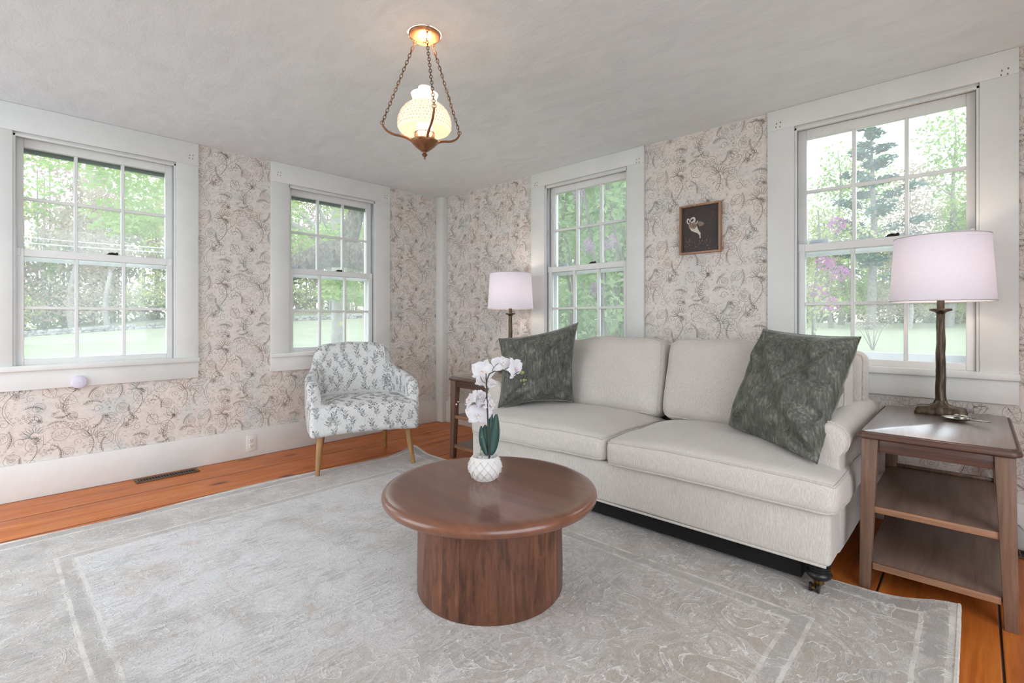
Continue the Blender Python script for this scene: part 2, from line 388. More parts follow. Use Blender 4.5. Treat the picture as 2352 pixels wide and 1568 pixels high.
# ------------------------------------------------------------------ mesh building
ORG = {}
class MB:
    def __init__(s): s.v = []; s.f = []; s.m = []
    def add(s, vs, fs, mi=0):
        o = len(s.v); s.v.extend([tuple(p) for p in vs])
        for f in fs: s.f.append(tuple(i + o for i in f)); s.m.append(mi)
        return s
    def box(s, x0, x1, y0, y1, z0, z1, mi=0):
        vs = [(x, y, z) for z in (z0, z1) for y in (y0, y1) for x in (x0, x1)]
        return s.add(vs, [(0, 2, 3, 1), (4, 5, 7, 6), (0, 1, 5, 4), (2, 6, 7, 3), (0, 4, 6, 2), (1, 3, 7, 5)], mi)
    def frust(s, b, t, z0, z1, mi=0):   # b, t = (x0,x1,y0,y1) at z0 and z1
        vs = [(x, y, z0) for y in (b[2], b[3]) for x in (b[0], b[1])] + [(x, y, z1) for y in (t[2], t[3]) for x in (t[0], t[1])]
        return s.add(vs, [(0, 2, 3, 1), (4, 5, 7, 6), (0, 1, 5, 4), (2, 6, 7, 3), (0, 4, 6, 2), (1, 3, 7, 5)], mi)
    def grid(s, rows, closeu=False, closev=False, mi=0, flip=False):
        n = len(rows); k = len(rows[0]); vs = [p for r in rows for p in r]; fs = []
        for i in range(n if closeu else n - 1):
            for j in range(k if closev else k - 1):
                a, b = i * k + j, i * k + (j + 1) % k
                c, d = ((i + 1) % n) * k + (j + 1) % k, ((i + 1) % n) * k + j
                fs.append((a, d, c, b) if flip else (a, b, c, d))
        return s.add(vs, fs, mi)
    def tube(s, pts, r, n=8, mi=0, closed=False, caps=True):
        P = [Vector(p) for p in pts]; k = len(P)
        R = r if isinstance(r, (list, tuple)) else [r] * k
        rows = []; prev = None
        for i in range(k):
            if closed: t = (P[(i + 1) % k] - P[i - 1])
            else: t = P[min(i + 1, k - 1)] - P[max(i - 1, 0)]
            t = t.normalized() if t.length > 1e-9 else Vector((0, 0, 1))
            if prev is None:
                a = Vector((0, 0, 1)) if abs(t.z) < 0.9 else Vector((1, 0, 0))
                u = t.cross(a).normalized()
            else:
                u = prev - t * prev.dot(t)
                u = u.normalized() if u.length > 1e-6 else t.orthogonal().normalized()
            prev = u; w = t.cross(u)
            rows.append([P[i] + (u * math.cos(2 * PI * j / n) + w * math.sin(2 * PI * j / n)) * R[i] for j in range(n)])
        o = len(s.v)
        s.grid(rows, closeu=closed, closev=True, mi=mi)
        if caps and not closed:
            s.f.append(tuple(o + j for j in reversed(range(n)))); s.m.append(mi)
            s.f.append(tuple(o + (k - 1) * n + j for j in range(n))); s.m.append(mi)
        return s
    def lathe(s, prof, c=(0, 0, 0), n=32, mi=0, mod=None):
        rows = []
        for (r, z) in prof:
            row = []
            for j in range(n):
                a = 2 * PI * j / n; rr = r * (mod(a, z) if mod else 1)
                row.append((c[0] + rr * math.cos(a), c[1] + rr * math.sin(a), c[2] + z))
            rows.append(row)
        return s.grid(rows, closev=True, mi=mi)
    def ball(s, c, r, n=10, mi=0, sc=(1, 1, 1)):
        rows = []
        for i in range(n + 1):
            a = PI * i / n - PI / 2
            rows.append([(c[0] + sc[0] * r * math.cos(a) * math.cos(2 * PI * j / (2 * n)), c[1] + sc[1] * r * math.cos(a) * math.sin(2 * PI * j / (2 * n)), c[2] + sc[2] * r * math.sin(a)) for j in range(2 * n)])
        return s.grid(rows, closev=True, mi=mi)
    def soft(s, c, size, r, deform=None, n=14, mi=0, arc=3):
        hs = [x / 2 for x in size]
        def params(h, k):
            e = [-h + r * (1 - math.cos(0.5 * PI * i / arc)) if False else -h + r * i / arc for i in range(arc)]
            inner = [lerp(-h + r, h - r, i / k) for i in range(k + 1)]
            return e + inner + [-x for x in reversed(e)]
        mx = max(hs); ks = [max(2, int(n * h / mx)) for h in hs]
        ax = [params(h, k) for h, k in zip(hs, ks)]
        idx = {}; vs = []; fs = []
        def vid(p):
            key = tuple(round(x, 5) for x in p)
            if key in idx: return idx[key]
            q = [clamp(p[i], -hs[i] + r, hs[i] - r) for i in range(3)]
            d = Vector([p[i] - q[i] for i in range(3)])
            if d.length > 1e-9:
                w = d / r; L = max(abs(w.x), abs(w.y), abs(w.z)); d = d.normalized() * r * L
            P = Vector(q) + d
            if deform: P = deform(P, hs)
            idx[key] = len(vs); vs.append((c[0] + P.x, c[1] + P.y, c[2] + P.z)); return idx[key]
        for a in range(3):
            b, d = (a + 1) % 3, (a + 2) % 3
            for sgn in (-1, 1):
                for i in range(len(ax[b]) - 1):
                    for j in range(len(ax[d]) - 1):
                        q = []
                        for (ii, jj) in ((i, j), (i + 1, j), (i + 1, j + 1), (i, j + 1)):
                            p = [0, 0, 0]; p[a] = sgn * hs[a]; p[b] = ax[b][ii]; p[d] = ax[d][jj]; q.append(vid(p))
                        fs.append(tuple(q) if sgn > 0 else tuple(reversed(q)))
        return s.add(vs, fs, mi)
    def build(s, name, mats, parent=None, loc=None, local=False, sharp=38, bevel=0.0, segs=2, weld=0.0):
        if not isinstance(mats, (list, tuple)): mats = [mats]
        if parent is not None: o = Vector((0, 0, 0)) if local else Vector(ORG[parent.name])
        elif loc is not None: o = Vector(loc)
        else:
            A = np.array(s.v); lo, hi = A.min(0), A.max(0)
            o = Vector(((lo[0] + hi[0]) / 2, (lo[1] + hi[1]) / 2, lo[2]))
        me = bpy.data.meshes.new(name)
        A = np.array(s.v, dtype=float) - np.array(o)
        me.from_pydata(A.tolist(), [], s.f)
        for m in mats: me.materials.append(M[m] if isinstance(m, str) else m)
        me.polygons.foreach_set('material_index', s.m)
        bm = bmesh.new(); bm.from_mesh(me)
        if weld: bmesh.ops.remove_doubles(bm, verts=bm.verts, dist=weld)
        if bevel:
            es = [e for e in bm.edges if len(e.link_faces) == 2 and e.calc_face_angle(0) > 0.7]
            bmesh.ops.bevel(bm, geom=es, offset=bevel, segments=segs, affect='EDGES', profile=0.5)
        if len(bm.faces) < 60000: bmesh.ops.recalc_face_normals(bm, faces=bm.faces)
        for f in bm.faces: f.smooth = True
        lim = math.radians(sharp)
        for e in bm.edges:
            if len(e.link_faces) == 2 and e.calc_face_angle(0) > lim: e.smooth = False
        bm.to_mesh(me); bm.free()
        ob = bpy.data.objects.new(name, me); COL.objects.link(ob)
        if parent is not None: ob.parent = parent; ORG[ob.name] = tuple(ORG[parent.name])
        else: ob.location = o; ORG[ob.name] = tuple(o)
        return ob

def tag(o, label, cat, group=None, kind=None):
    o['label'] = label; o['category'] = cat
    if group: o['group'] = group
    if kind: o['kind'] = kind
    return o
def thing(name, loc, label, cat, group=None, kind=None, rz=0):
    o = bpy.data.objects.new(name, None); COL.objects.link(o)
    o.location = loc; o.rotation_euler = (0, 0, rz); o.empty_display_size = 0.1
    ORG[o.name] = tuple(loc)
    return tag(o, label, cat, group, kind)
def struct(o, label=None, cat=None):
    o['kind'] = 'structure'
    if label: o['label'] = label
    if cat: o['category'] = cat
    return o
def copy_tree(o, parent=None):
    c = o.copy(); COL.objects.link(c)
    if parent is not None: c.parent = parent
    for ch in [x for x in bpy.data.objects if x.parent == o]: copy_tree(ch, c)
    return c

# ------------------------------------------------------------------ room shell
H = 2.391
WIN = {  # n: wall, casing s0,s1, opening s0,s1, stool top, opening top
    1: ('L', -3.41, -2.30, -3.271, -2.44, 0.813, 2.215),
    2: ('L', -1.782, -0.658, -1.637, -0.817, 0.813, 2.215),
    3: ('R', 1.304, 2.419, 1.461, 2.276, 0.835, 2.255),
    4: ('R', 3.271, 4.375, 3.42, 4.239, 0.835, 2.255)}
def W(wall, s, d, z):  # along wall, outward depth, height -> world
    return (-d, s, z) if wall == 'L' else (s, d, z)
def wbox(mb, wall, s0, s1, d0, d1, z0, z1, mi=0):
    if wall == 'L': mb.box(-d1, -d0, s0, s1, z0, z1, mi)
    else: mb.box(s0, s1, d0, d1, z0, z1, mi)

TW, TH = 0.53, 0.50
def tile_lines():
    L = []
    def pl(pts, w): L.append((np.array(pts, float), w))
    def spiral(cx, cy, r, a0, turns, d=1, w=.0019):
        n = 16; pl([(cx + r * (1 - .85 * i / n) * math.cos(a0 + d * turns * 2 * PI * i / n), cy + r * (1 - .85 * i / n) * math.sin(a0 + d * turns * 2 * PI * i / n)) for i in range(n + 1)], w)
    def ring(cx, cy, r, w=.0017, wob=.12, k=5, ph=0, n=18, sq=1.0):
        pl([(cx + r * (1 + wob * math.sin(k * 2 * PI * i / n + ph)) * math.cos(2 * PI * i / n), cy + sq * r * (1 + wob * math.sin(k * 2 * PI * i / n + ph)) * math.sin(2 * PI * i / n)) for i in range(n + 1)], w)
    def rosette(cx, cy, r):
        ring(cx, cy, r, .002, .08, 4); ring(cx + r * .08, cy, r * .68, .0017, .10, 3, 1.0, 14); ring(cx + .1 * r, cy - .05 * r, r * .34, .0022, .2, 2, 0, 10)
        spiral(cx, cy, r * .5, 2.0, .8, 1, .0015)
    def leaf(cx, cy, ln, wd, ang, sc=5, veins=4):
        ca, sa = math.cos(ang), math.sin(ang)
        T = lambda u, v: (cx + ca * u - sa * v, cy + sa * u + ca * v)
        n = 22
        for sg in (1, -1):
            pl([T(ln * t, sg * wd * (math.sin(PI * t ** .8) + .16 * abs(math.sin(sc * PI * t)) * (1 - t))) for t in [i / n for i in range(n + 1)]], .0019)
        pl([T(ln * t, .02 * math.sin(3 * t) * wd) for t in np.linspace(-.25, .9, 8)], .0016)
        for i in range(veins):
            t = .15 + .6 * i / veins
            for sg in (1, -1): pl([T(ln * t, 0), T(ln * (t + .12), sg * wd * .62 * math.sin(PI * (t + .1) ** .8))], .0014)
    def fan(cx, cy, r, ang, k=7, spread=2.2):
        for i in range(k):
            a = ang + spread * (i / (k - 1) - .5); b = a + .09
            pl([(cx + r * .25 * math.cos(a), cy + r * .25 * math.sin(a)), (cx + r * .7 * math.cos(a - .1), cy + r * .7 * math.sin(a - .1)), (cx + r * math.cos(a), cy + r * math.sin(a)), (cx + r * .65 * math.cos(b + .1), cy + r * .65 * math.sin(b + .1)), (cx + r * .25 * math.cos(b), cy + r * .25 * math.sin(b))], .0018)
        for i in range(4):
            q = r * (.12 + .16 * i)
            ring(cx - q * math.cos(ang), cy - q * math.sin(ang), r * .13, .0015, 0, 1, 0, 8, .7)
    def tulip(cx, cy, r, ang):
        leaf(cx, cy, r * 1.5, r * .42, ang, 3, 2); leaf(cx, cy, r * 1.3, r * .34, ang + .6, 3, 1); leaf(cx, cy, r * 1.3, r * .34, ang - .6, 3, 1)
        ring(cx, cy, r * .22, .0019, 0, 1, 0, 10)
    def berries(cx, cy, r, k=9):
        for i in range(k):
            a = i * 2.4; q = r * math.sqrt(i / k)
            ring(cx + q * math.cos(a) * 1.3, cy + q * math.sin(a) * .8, r * .15, .0017, 0, 1, 0, 8)
    for x0, ph in ((.14, 0.4), (.40, 3.4)):
        for (ta, tb) in ((.02, .40), (.52, .93)):
            T = np.linspace(ta, tb, 16)
            pl([(x0 + .075 * math.sin(2 * PI * t + ph), TH * t) for t in T], .0021)
            pl([(x0 + .007 + .070 * math.sin(2 * PI * t + ph), TH * t + .003) for t in T[:-4]], .0015)
            for q, sg in ((4, 1), (9, -1), (13, 1)):
                x, z = x0 + .075 * math.sin(2 * PI * T[q] + ph), TH * T[q]
                pl([(x, z), (x + sg * .012, z + .010), (x + sg * .022, z + .026), (x + sg * .018, z + .036), (x + sg * .010, z + .034)], .0016)
    rosette(.085, .055, .034); rosette(.365, .305, .036); rosette(.235, .405, .030); rosette(.485, .105, .030); rosette(.11, .285, .026)
    leaf(.015, .155, .105, .038, .5); leaf(.305, .085, .105, .040, 2.3); leaf(.435, .345, .11, .038, .9); leaf(.185, .245, .095, .034, 3.6); leaf(.515, .235, .09, .031, -1.1); leaf(.05, .415, .10, .034, -.5); leaf(.345, .465, .085, .030, -2.4); leaf(.27, .18, .07, .026, .2)
    fan(.205, .125, .078, 1.45, 9, 2.6); fan(.465, .435, .072, 1.9, 9, 2.6); fan(.045, .325, .060, .7, 7)
    tulip(.385, .180, .060, 1.2); tulip(.135, .455, .056, 2.2); tulip(.275, .265, .050, -.7); tulip(.49, .02, .044, 2.6)
    berries(.155, .19, .038, 12); berries(.425, .045, .038, 12); berries(.30, .355, .032, 10); berries(.515, .325, .030, 10); berries(.04, .235, .028)
    def spray(cx, cy, ln, ang, curl, k=8):
        P = []
        for i in range(k + 1):
            t = i / k; a = ang + curl * t; P.append((cx, cy, a)); cx += ln / k * math.cos(a); cy += ln / k * math.sin(a)
        pl([(p[0], p[1]) for p in P], .0017)
        for i, (x, y, a) in enumerate(P[1:], 1):
            l = ln * .24 * (1 - .6 * i / k)
            for sg in (1, -1):
                b = a + sg * .9; c = a + sg * .35
                pl([(x, y), (x + l * .6 * math.cos(b), y + l * .6 * math.sin(b)), (x + l * math.cos(c), y + l * math.sin(c)), (x + l * .5 * math.cos(c - sg * .35), y + l * .5 * math.sin(c - sg * .35)), (x, y)], .0014)
    for q in ((.05, .02, .10, 1.2, 1.4), (.27, .02, .10, 2.2, -1.3), (.45, .215, .11, 2.6, -1.2), (.20, .19, .10, .3, 1.3), (.34, .37, .11, .9, 1.2), (.09, .245, .10, 2.6, 1.3), (.16, .345, .10, .8, -1.5), (.50, .40, .09, 2.4, 1.0), (.415, .10, .09, .6, -1.4), (.02, .29, .08, -.4, 1.2), (.25, .46, .09, 3.4, 1.2)): spray(*q)
    hr = random.Random(12)
    for i in range(110):
        x, y, a = hr.uniform(0, TW), hr.uniform(0, TH), hr.uniform(.6, 2.4); l = hr.uniform(.006, .013)
        for k in range(3): pl([(x + k * .0042, y), (x + k * .0042 + l * math.cos(a), y + l * math.sin(a))], .0013)
    for cx, cy, r, a, d in ((.20, .045, .030, 0, 1), (.33, .025, .028, 2, -1), (.45, .165, .026, 1, 1), (.10, .225, .026, 3, -1), (.235, .315, .026, .5, 1), (.40, .405, .030, 4, -1), (.015, .475, .028, 2.4, 1), (.19, .365, .024, 1.4, -1), (.29, .135, .024, 2.7, 1), (.02, .105, .026, .9, -1), (.45, .27, .026, 3.3, -1), (.33, .22, .022, 5, 1), (.14, .115, .024, 4, -1), (.08, .37, .022, 1, 1), (.29, .43, .022, 0, -1), (.43, .235, .02, 2, 1)):
        spiral(cx, cy, r, a, 1.25, d)
    return L

def wall_panel(name, wall, s0, s1, holes, d_thick=0.16):
    mb = MB()
    cur = s0
    hs = sorted(holes)
    for (a, b, z0, z1) in hs:
        wbox(mb, wall, cur, a, 0, d_thick, -0.1, H + .1)
        wbox(mb, wall, a, b, 0, d_thick, -0.1, z0); wbox(mb, wall, a, b, 0, d_thick, z1, H + .1)
        cur = b
    wbox(mb, wall, cur, s1, 0, d_thick, -0.1, H + .1)
    return mb
LINES = tile_lines()
def paper_lines(mb, wall, s0, s1, cas, off):
    d = -0.0006
    VS = []; n0 = len(mb.v); FS = []
    zb = 0.212
    for i in range(math.floor(s0 / TW) - 1, math.ceil(s1 / TW) + 1):
        for j in range(0, 6):
            ox, oz = i * TW + off, j * TH - .06 - (.0 if i % 2 else TH / 2)
            for P, w in LINES:
                Q = P + (ox, oz)
                if Q[:, 0].max() < s0 or Q[:, 0].min() > s1 or Q[:, 1].max() < zb or Q[:, 1].min() > H: continue
                t = np.gradient(Q, axis=0); ln = np.maximum(np.hypot(t[:, 0], t[:, 1]), 1e-9)
                w = w * 1.08; nx, nz = -t[:, 1] / ln * w / 2, t[:, 0] / ln * w / 2
                k = len(Q)
                ok = (Q[:, 0] > s0) & (Q[:, 0] < s1) & (Q[:, 1] > zb) & (Q[:, 1] < H - .002)
                for (a, b, z0) in cas: ok &= ~((Q[:, 0] > a + .005) & (Q[:, 0] < b - .005) & (Q[:, 1] > z0 + .005))
                base = n0 + len(VS)
                for m in range(k):
                    VS.append(W(wall, Q[m, 0] + nx[m], d, Q[m, 1] + nz[m])); VS.append(W(wall, Q[m, 0] - nx[m], d, Q[m, 1] - nz[m]))
                for m in range(k - 1):
                    if ok[m] and ok[m + 1]: FS.append((base + 2 * m, base + 2 * m + 1, base + 2 * m + 3, base + 2 * m + 2))
    mb.v.extend(VS); mb.f.extend(FS); mb.m.extend([1] * len(FS))

XR, YF = 5.35, -4.6
for wall, nm, s0, s1, ns in (('L', 'wall_left', YF, 0.0, (1, 2)), ('R', 'wall_right', 0.0, XR, (3, 4))):
    mb = wall_panel(nm, wall, s0, s1 if wall == 'R' else 0.16, [(WIN[n][3] - .02, WIN[n][4] + .02, WIN[n][5] - .03, WIN[n][6] + .02) for n in ns])
    paper_lines(mb, wall, s0 if wall == 'R' else -3.9, min(s1, 4.9) if wall == 'R' else 0, [(WIN[n][1], WIN[n][2], 0.67) for n in ns], 0.07 if wall == 'L' else 0.11)
    o = mb.build(nm, ['paper', 'ink'], loc=(0, 0, 0)); struct(o)
mb = MB(); mb.box(-0.16, XR, YF, 0.16, -0.12, 0.0); o = mb.build('floor', 'floor', loc=(0, 0, 0)); struct(o)
mb = MB(); mb.box(-0.16, XR, YF, 0.16, H, H + 0.12); o = mb.build('ceiling', 'ceiling', loc=(0, 0, 0)); struct(o)
mb = MB(); mb.box(0, 0.022, YF, -0.075, 0, 0.218); o = mb.build('baseboard_left', 'paint', loc=(0, 0, 0), bevel=.003); struct(o)
mb = MB(); mb.box(0.106, XR, -0.022, 0, 0, 0.218); o = mb.build('baseboard_right', 'paint', loc=(0, 0, 0), bevel=.003); struct(o)
mb = MB(); mb.box(0, 0.106, -0.075, 0, 0, H); o = mb.build('trim_1', 'paint', loc=(0, 0, 0), bevel=.006); struct(o)
mb = MB(); mb.box(2.3, XR, YF - .16, YF, -.1, H + .1); struct(mb.build('fill_block_back', 'paint', loc=(0, 0, 0)))  # unseen part wall, added to cut the daylight fill from behind
mb = MB(); mb.box(XR, XR + .16, -1.6, .16, -.1, H + .1); struct(mb.build('fill_block_side', 'paint', loc=(0, 0, 0)))  # unseen side wall piece, added and sized to shape the fill light

# ------------------------------------------------------------------ windows
def make_window(n):
    wall, c0, c1, o0, o1, zs, zt = WIN[n]
    mid = (o0 + o1) / 2
    base = W(wall, mid, 0, zs)
    root = thing('window_%d' % n, base, {1: 'leftmost twelve pane sash window with wide white casing on the left wall', 2: 'twelve pane sash window in white casing behind the armchair', 3: 'twelve pane sash window behind the left side of the sofa', 4: 'twelve pane sash window behind the lamp at right'}[n], 'window', kind='structure')
    B = lambda mb, *a: wbox(mb, wall, *a)
    # casing boards
    mb = MB(); B(mb, c0, o0, -.022, 0, zs - .002, zt + .012); B(mb, o1, c1, -.022, 0, zs - .002, zt + .012); B(mb, c0, c1, -.024, 0, zt + .012, H - .001)
    cas = mb.build('casing', 'paint', root, bevel=.002)
    mb = MB()   # old curtain rod fixings
    for (s, z) in ((c0 + .05, H - .09), (c1 - .06, H - .10)):
        for (ds, dz) in ((0, 0), (.022, .004), (.02, -.022), (-.003, -.02)):
            B(mb, s + ds, s + ds + .005, -.0256, -.024, z + dz, z + dz + .008)
    mb.build('screw_holes', 'nailmark', cas)
    # stool and apron
    mb = MB(); B(mb, c0 - .004, c1 + .004, -.042, 0, zs - .033, zs); B(mb, o0 - .001, o1 + .001, -.001, .13, zs - .033, zs - .004)
    mb.build('stool', 'paint', root, bevel=.003)
    mb = MB(); B(mb, c0, c1, -.02, 0, zs - .15, zs - .033); mb.build('apron', 'paint', root, bevel=.002)
    # jamb liner
    mb = MB(); B(mb, o0 - .02, o0, -.001, .15, zs - .004, zt + .02); B(mb, o1, o1 + .02, -.001, .15, zs - .004, zt + .02); B(mb, o0, o1, -.001, .15, zt, zt + .02)
    B(mb, o0, o0 + .012, -.012, .012, zs, zt); B(mb, o1 - .012, o1, -.012, .012, zs, zt); B(mb, o0, o1, -.012, .012, zt - .014, zt)
    jm = mb.build('jamb', 'paint', root, bevel=.0015)
    mb = MB(); B(mb, o0 + .0005, o0 + .0035, .052, .056, zs, zt); B(mb, o1 - .0035, o1 - .0005, .052, .056, zs, zt)
    B(mb, o0 + .012, o0 + .0165, -.0005, .0125, zs, zt - .014); B(mb, o1 - .0165, o1 - .012, -.0005, .0125, zs, zt - .014)
    mb.build('sash_track', 'track', jm)
    zm = zs + .692   # centre of the meeting rails
    for nm, d0, d1, z0, z1, rb, rt in (('upper_sash', .056, .092, zm - .022, zt - .002, .045, .056), ('lower_sash', .014, .050, zs, zm + .022, .036, .046)):
        st = .046; mb = MB(); e = .004
        a, b = o0 + e, o1 - e
        B(mb, a, a + st, d0, d1, z0, z1); B(mb, b - st, b, d0, d1, z0, z1)
        B(mb, a + st, b - st, d0, d1, z0, z0 + rb); B(mb, a + st, b - st, d0, d1, z1 - rt, z1)
        gw = (b - a - 2 * st) / 3; gz0, gz1 = z0 + rb, z1 - rt
        for k in (1, 2): B(mb, a + st + gw * k - .009, a + st + gw * k + .009, d0 + .004, d1, gz0, gz1)
        B(mb, a + st, b - st, d0 + .006, d1, (gz0 + gz1) / 2 - .009, (gz0 + gz1) / 2 + .009)
        if nm == 'lower_sash': B(mb, a - .0, a + .03, d0 - .006, d0 + .002, z1 - .046, z1 + .004); B(mb, b - .03, b, d0 - .006, d0 + .002, z1 - .046, z1 + .004)
        sash = mb.build(nm, 'sash_paint', root, bevel=.0022, segs=1)
        mb = MB(); B(mb, a + st - .004, b - st + .004, d1 - .012, d1 - .009, gz0 - .004, gz1 + .004)
        mb.build('glass', 'glass', sash)
        if nm == 'lower_sash':
            mb = MB(); s = mid + .06
            B(mb, s - .03, s + .03, .02, .045, z1, z1 + .006); mb.tube([W(wall, s - .02, .03, z1 + .008), W(wall, s, .02, z1 + .012), W(wall, s + .022, .03, z1 + .008)], .006, 8)
            mb.ball(W(wall, s + .024, .03, z1 + .011), .009, 6)
            mb.build('sash_lock', 'hardware', root)
    # aluminium storm window outside
    mb = MB(); w = .03
    B(mb, o0 - .015, o0 + w, .118, .138, zs - .02, zt); B(mb, o1 - w, o1 + .015, .118, .138, zs - .02, zt)
    B(mb, o0 + w, o1 - w, .118, .138, zs - .02, zs + (.035 if wall == 'L' else .07)); B(mb, o0 + w, o1 - w, .118, .138, zm - .045, zm - .012)
    B(mb, o0 + w, o1 - w, .118, .138, zt - (.078 if wall == 'L' else .045), zt, 1 if wall == 'L' else 0)
    sf = mb.build('storm_frame', ['storm', 'storm_dark'], root)
    if n > 1:
        mb = MB(); s = o0 + .055 if n > 2 else o0 + .03
        B(mb, s, s + .10, .108, .117, zm + .024, zm + .058); mb.build('storm_latch', 'latch', sf, bevel=.002)
    return root
for n in (1, 2, 3, 4): make_window(n)

# small things on the wall and floor
mb = MB()
for i, (r, d) in enumerate(((.0, .026), (.030, .026), (.038, .022), (.041, .014), (.041, .0))):
    pass
rows = [[(0.0205 + d, -2.972 + r * math.cos(2 * PI * j / 28), 0.692 + r * math.sin(2 * PI * j / 28)) for j in range(28)] for (r, d) in ((.041, 0), (.041, .014), (.038, .021), (.030, .025), (.012, .0265), (.0001, .0268))]
mb.grid(rows, closev=True); mb.ball((.0474, -2.972, .692), .0035, 6)
tag(mb.build('wall_sensor', 'puck'), 'small round white plastic disc on the apron below the leftmost window', 'sensor')

root = thing('electrical_outlet', (0.022, -1.934, 0.108), 'white double electrical outlet on the baseboard beside the armchair', 'outlet')
mb = MB(); mb.box(.0215, .0285, -1.971, -1.897, .048, .170); pl = mb.build('cover_plate', 'plate', root, bevel=.002)
for z in (.130, .088):
    mb = MB(); mb.soft((.0285, -1.934, z), (.006, .034, .030), .0029, n=4)
    mb.box(.031, .0322, -1.943, -1.9405, z - .004, z + .008, 1); mb.box(.031, .0322, -1.928, -1.9255, z - .004, z + .008, 1); mb.ball((.0312, -1.934, z - .009), .0028, 5, 1)
    mb.build('socket', ['plate', 'slot'], root)

def register(cx, cy, lx, ly, label):
    root = thing('floor_register', (cx, cy, 0.0), label, 'floor vent', 'floor registers')
    mb = MB(); w = .018
    x0, x1, y0, y1 = cx - lx / 2, cx + lx / 2, cy - ly / 2, cy + ly / 2
    mb.box(x0, x1, y0, y0 + w, 0, .006); mb.box(x0, x1, y1 - w, y1, 0, .006); mb.box(x0, x0 + w, y0 + w, y1 - w, 0, .006); mb.box(x1 - w, x1, y0 + w, y1 - w, 0, .006)
    mb.build('frame', 'register', root, bevel=.0015)
    mb = MB(); mb.box(x0 + w, x1 - w, y0 + w, y1 - w, .0004, .0008); mb.build('opening', 'slot', root)
    mb = MB()
    if ly > lx:
        k = int((ly - 2 * w) / .0165)
        for i in range(k): yy = y0 + w + (i + .5) * (ly - 2 * w) / k; mb.box(x0 + w, x1 - w, yy - .0028, yy + .0028, .001, .0055)
    else:
        k = int((lx - 2 * w) / .0165)
        for i in range(k): xx = x0 + w + (i + .5) * (lx - 2 * w) / k; mb.box(xx - .0028, xx + .0028, y0 + w, y1 - w, .001, .0055)
    mb.build('louvers', 'register', root)
register(.112, -2.51, .10, .37, 'long brown metal floor register along the baseboard under the leftmost window')
register(4.50, -.085, .30, .11, 'brown metal floor register behind the right end table at the frame edge')
pts = [(4.36, -.035, .12), (4.375, -.05, .125), (4.395, -.07, .105), (4.405, -.085, .06), (4.402, -.09, .02), (4.40, -.06, .012), (4.47, -.045, .012), (4.6, -.04, .012)]
P2 = []
for i in range(len(pts) - 1):
    for t in (0, .5): P2.append(tuple(lerp(a, b, t) for a, b in zip(pts[i], pts[i + 1])))
mb = MB(); mb.tube(P2 + [pts[-1]], .0045, 6); tag(mb.build('lamp_cord', 'cord'), 'pale lamp cord looping down the wall behind the right end table', 'cord')

# ------------------------------------------------------------------ rug
def rug():
    mb = MB(); nx, ny = 90, 70
    def Z(x, y):
        z = 0.011 + .003 * noise.noise(Vector((x * 2.2, y * 2.2, 0)))
        cr = smooth(1 - math.hypot(x - RX1, y - RY1) / .30); z += .045 * cr * cr
        cl = smooth(1 - math.hypot(x - RX0, y - RY1) / .32); z += .04 * cl * cl
        return z
    def XY(x, y):
        ex = smooth(1 - (x - RX0) / .4) * .022 * math.sin(y * 4.0 + .6) + smooth(1 - (x - RX0) / .4) * .035 * smooth((y + 1.9) / 1.0)
        ey = -.06 * smooth(1 - abs(x - 3.2) / .9) * smooth(1 - (RY1 - y) / .5)
        return x + ex, y + ey
    top = []; bot = []
    for i in range(nx + 1):
        rt = []; rb = []
        for j in range(ny + 1):
            x = lerp(RX0, RX1, i / nx); y = lerp(RY0, RY1, j / ny); X, Y = XY(x, y); z = Z(x, y)
            rt.append((X, Y, z)); rb.append((X, Y, max(.0006, z - .009)))
        top.append(rt); bot.append(rb)
    mb.grid(top, flip=True); mb.grid(bot)
    for a, b in ((top[0], bot[0]), (bot[-1], top[-1])): mb.grid([a, b], mi=0)
    mb.grid([[r[0] for r in bot], [r[0] for r in top]]); mb.grid([[r[-1] for r in top], [r[-1] for r in bot]])
    root = mb.build('area_rug', 'rug', loc=(0, 0, 0), weld=.0001, sharp=60)
    tag(root, 'large faded grey and beige patterned area rug on the pine floor', 'rug')
    mb = MB()
    for (ln, r) in (([p for p in top[-1]], .006),):
        mb.tube([(p[0] + .002, p[1], p[2] - .003) for p in ln], [r + .002 * random.random() for _ in ln], 6)
    mb.build('binding', 'fringe', root)
rug()

# ------------------------------------------------------------------ coffee table
CT = (0, 0, 0)
def coffee_table(cx, cy):
    root = thing('coffee_table', (cx, cy, .012), 'round dark walnut coffee table with a drum base on the rug', 'table')
    mb = MB(); R = .4348
    mb.lathe([(0, .42), (R - .05, .42), (R - .03, .4198), (R - .016, .4165), (R - .006, .411), (R - .001, .403), (R, .395), (R - .002, .386), (R - .008, .378), (R - .018, .3735), (R - .03, .372), (0, .372)], (cx, cy, 0), 96)
    mb.build('tabletop', 'walnut_top', root, weld=.0001, sharp=50)
    mb = MB(); r = .2968
    mb.lathe([(0, .3715), (r - .004, .3715), (r - .003, .30), (r, .10), (r - .001, .02), (r - .006, .012), (0, .012)], (cx, cy, 0), 80)
    mb.build('base', 'staves', root, weld=.0001, sharp=50)
CTX, CTY = 2.767, -1.959
coffee_table(CTX, CTY)

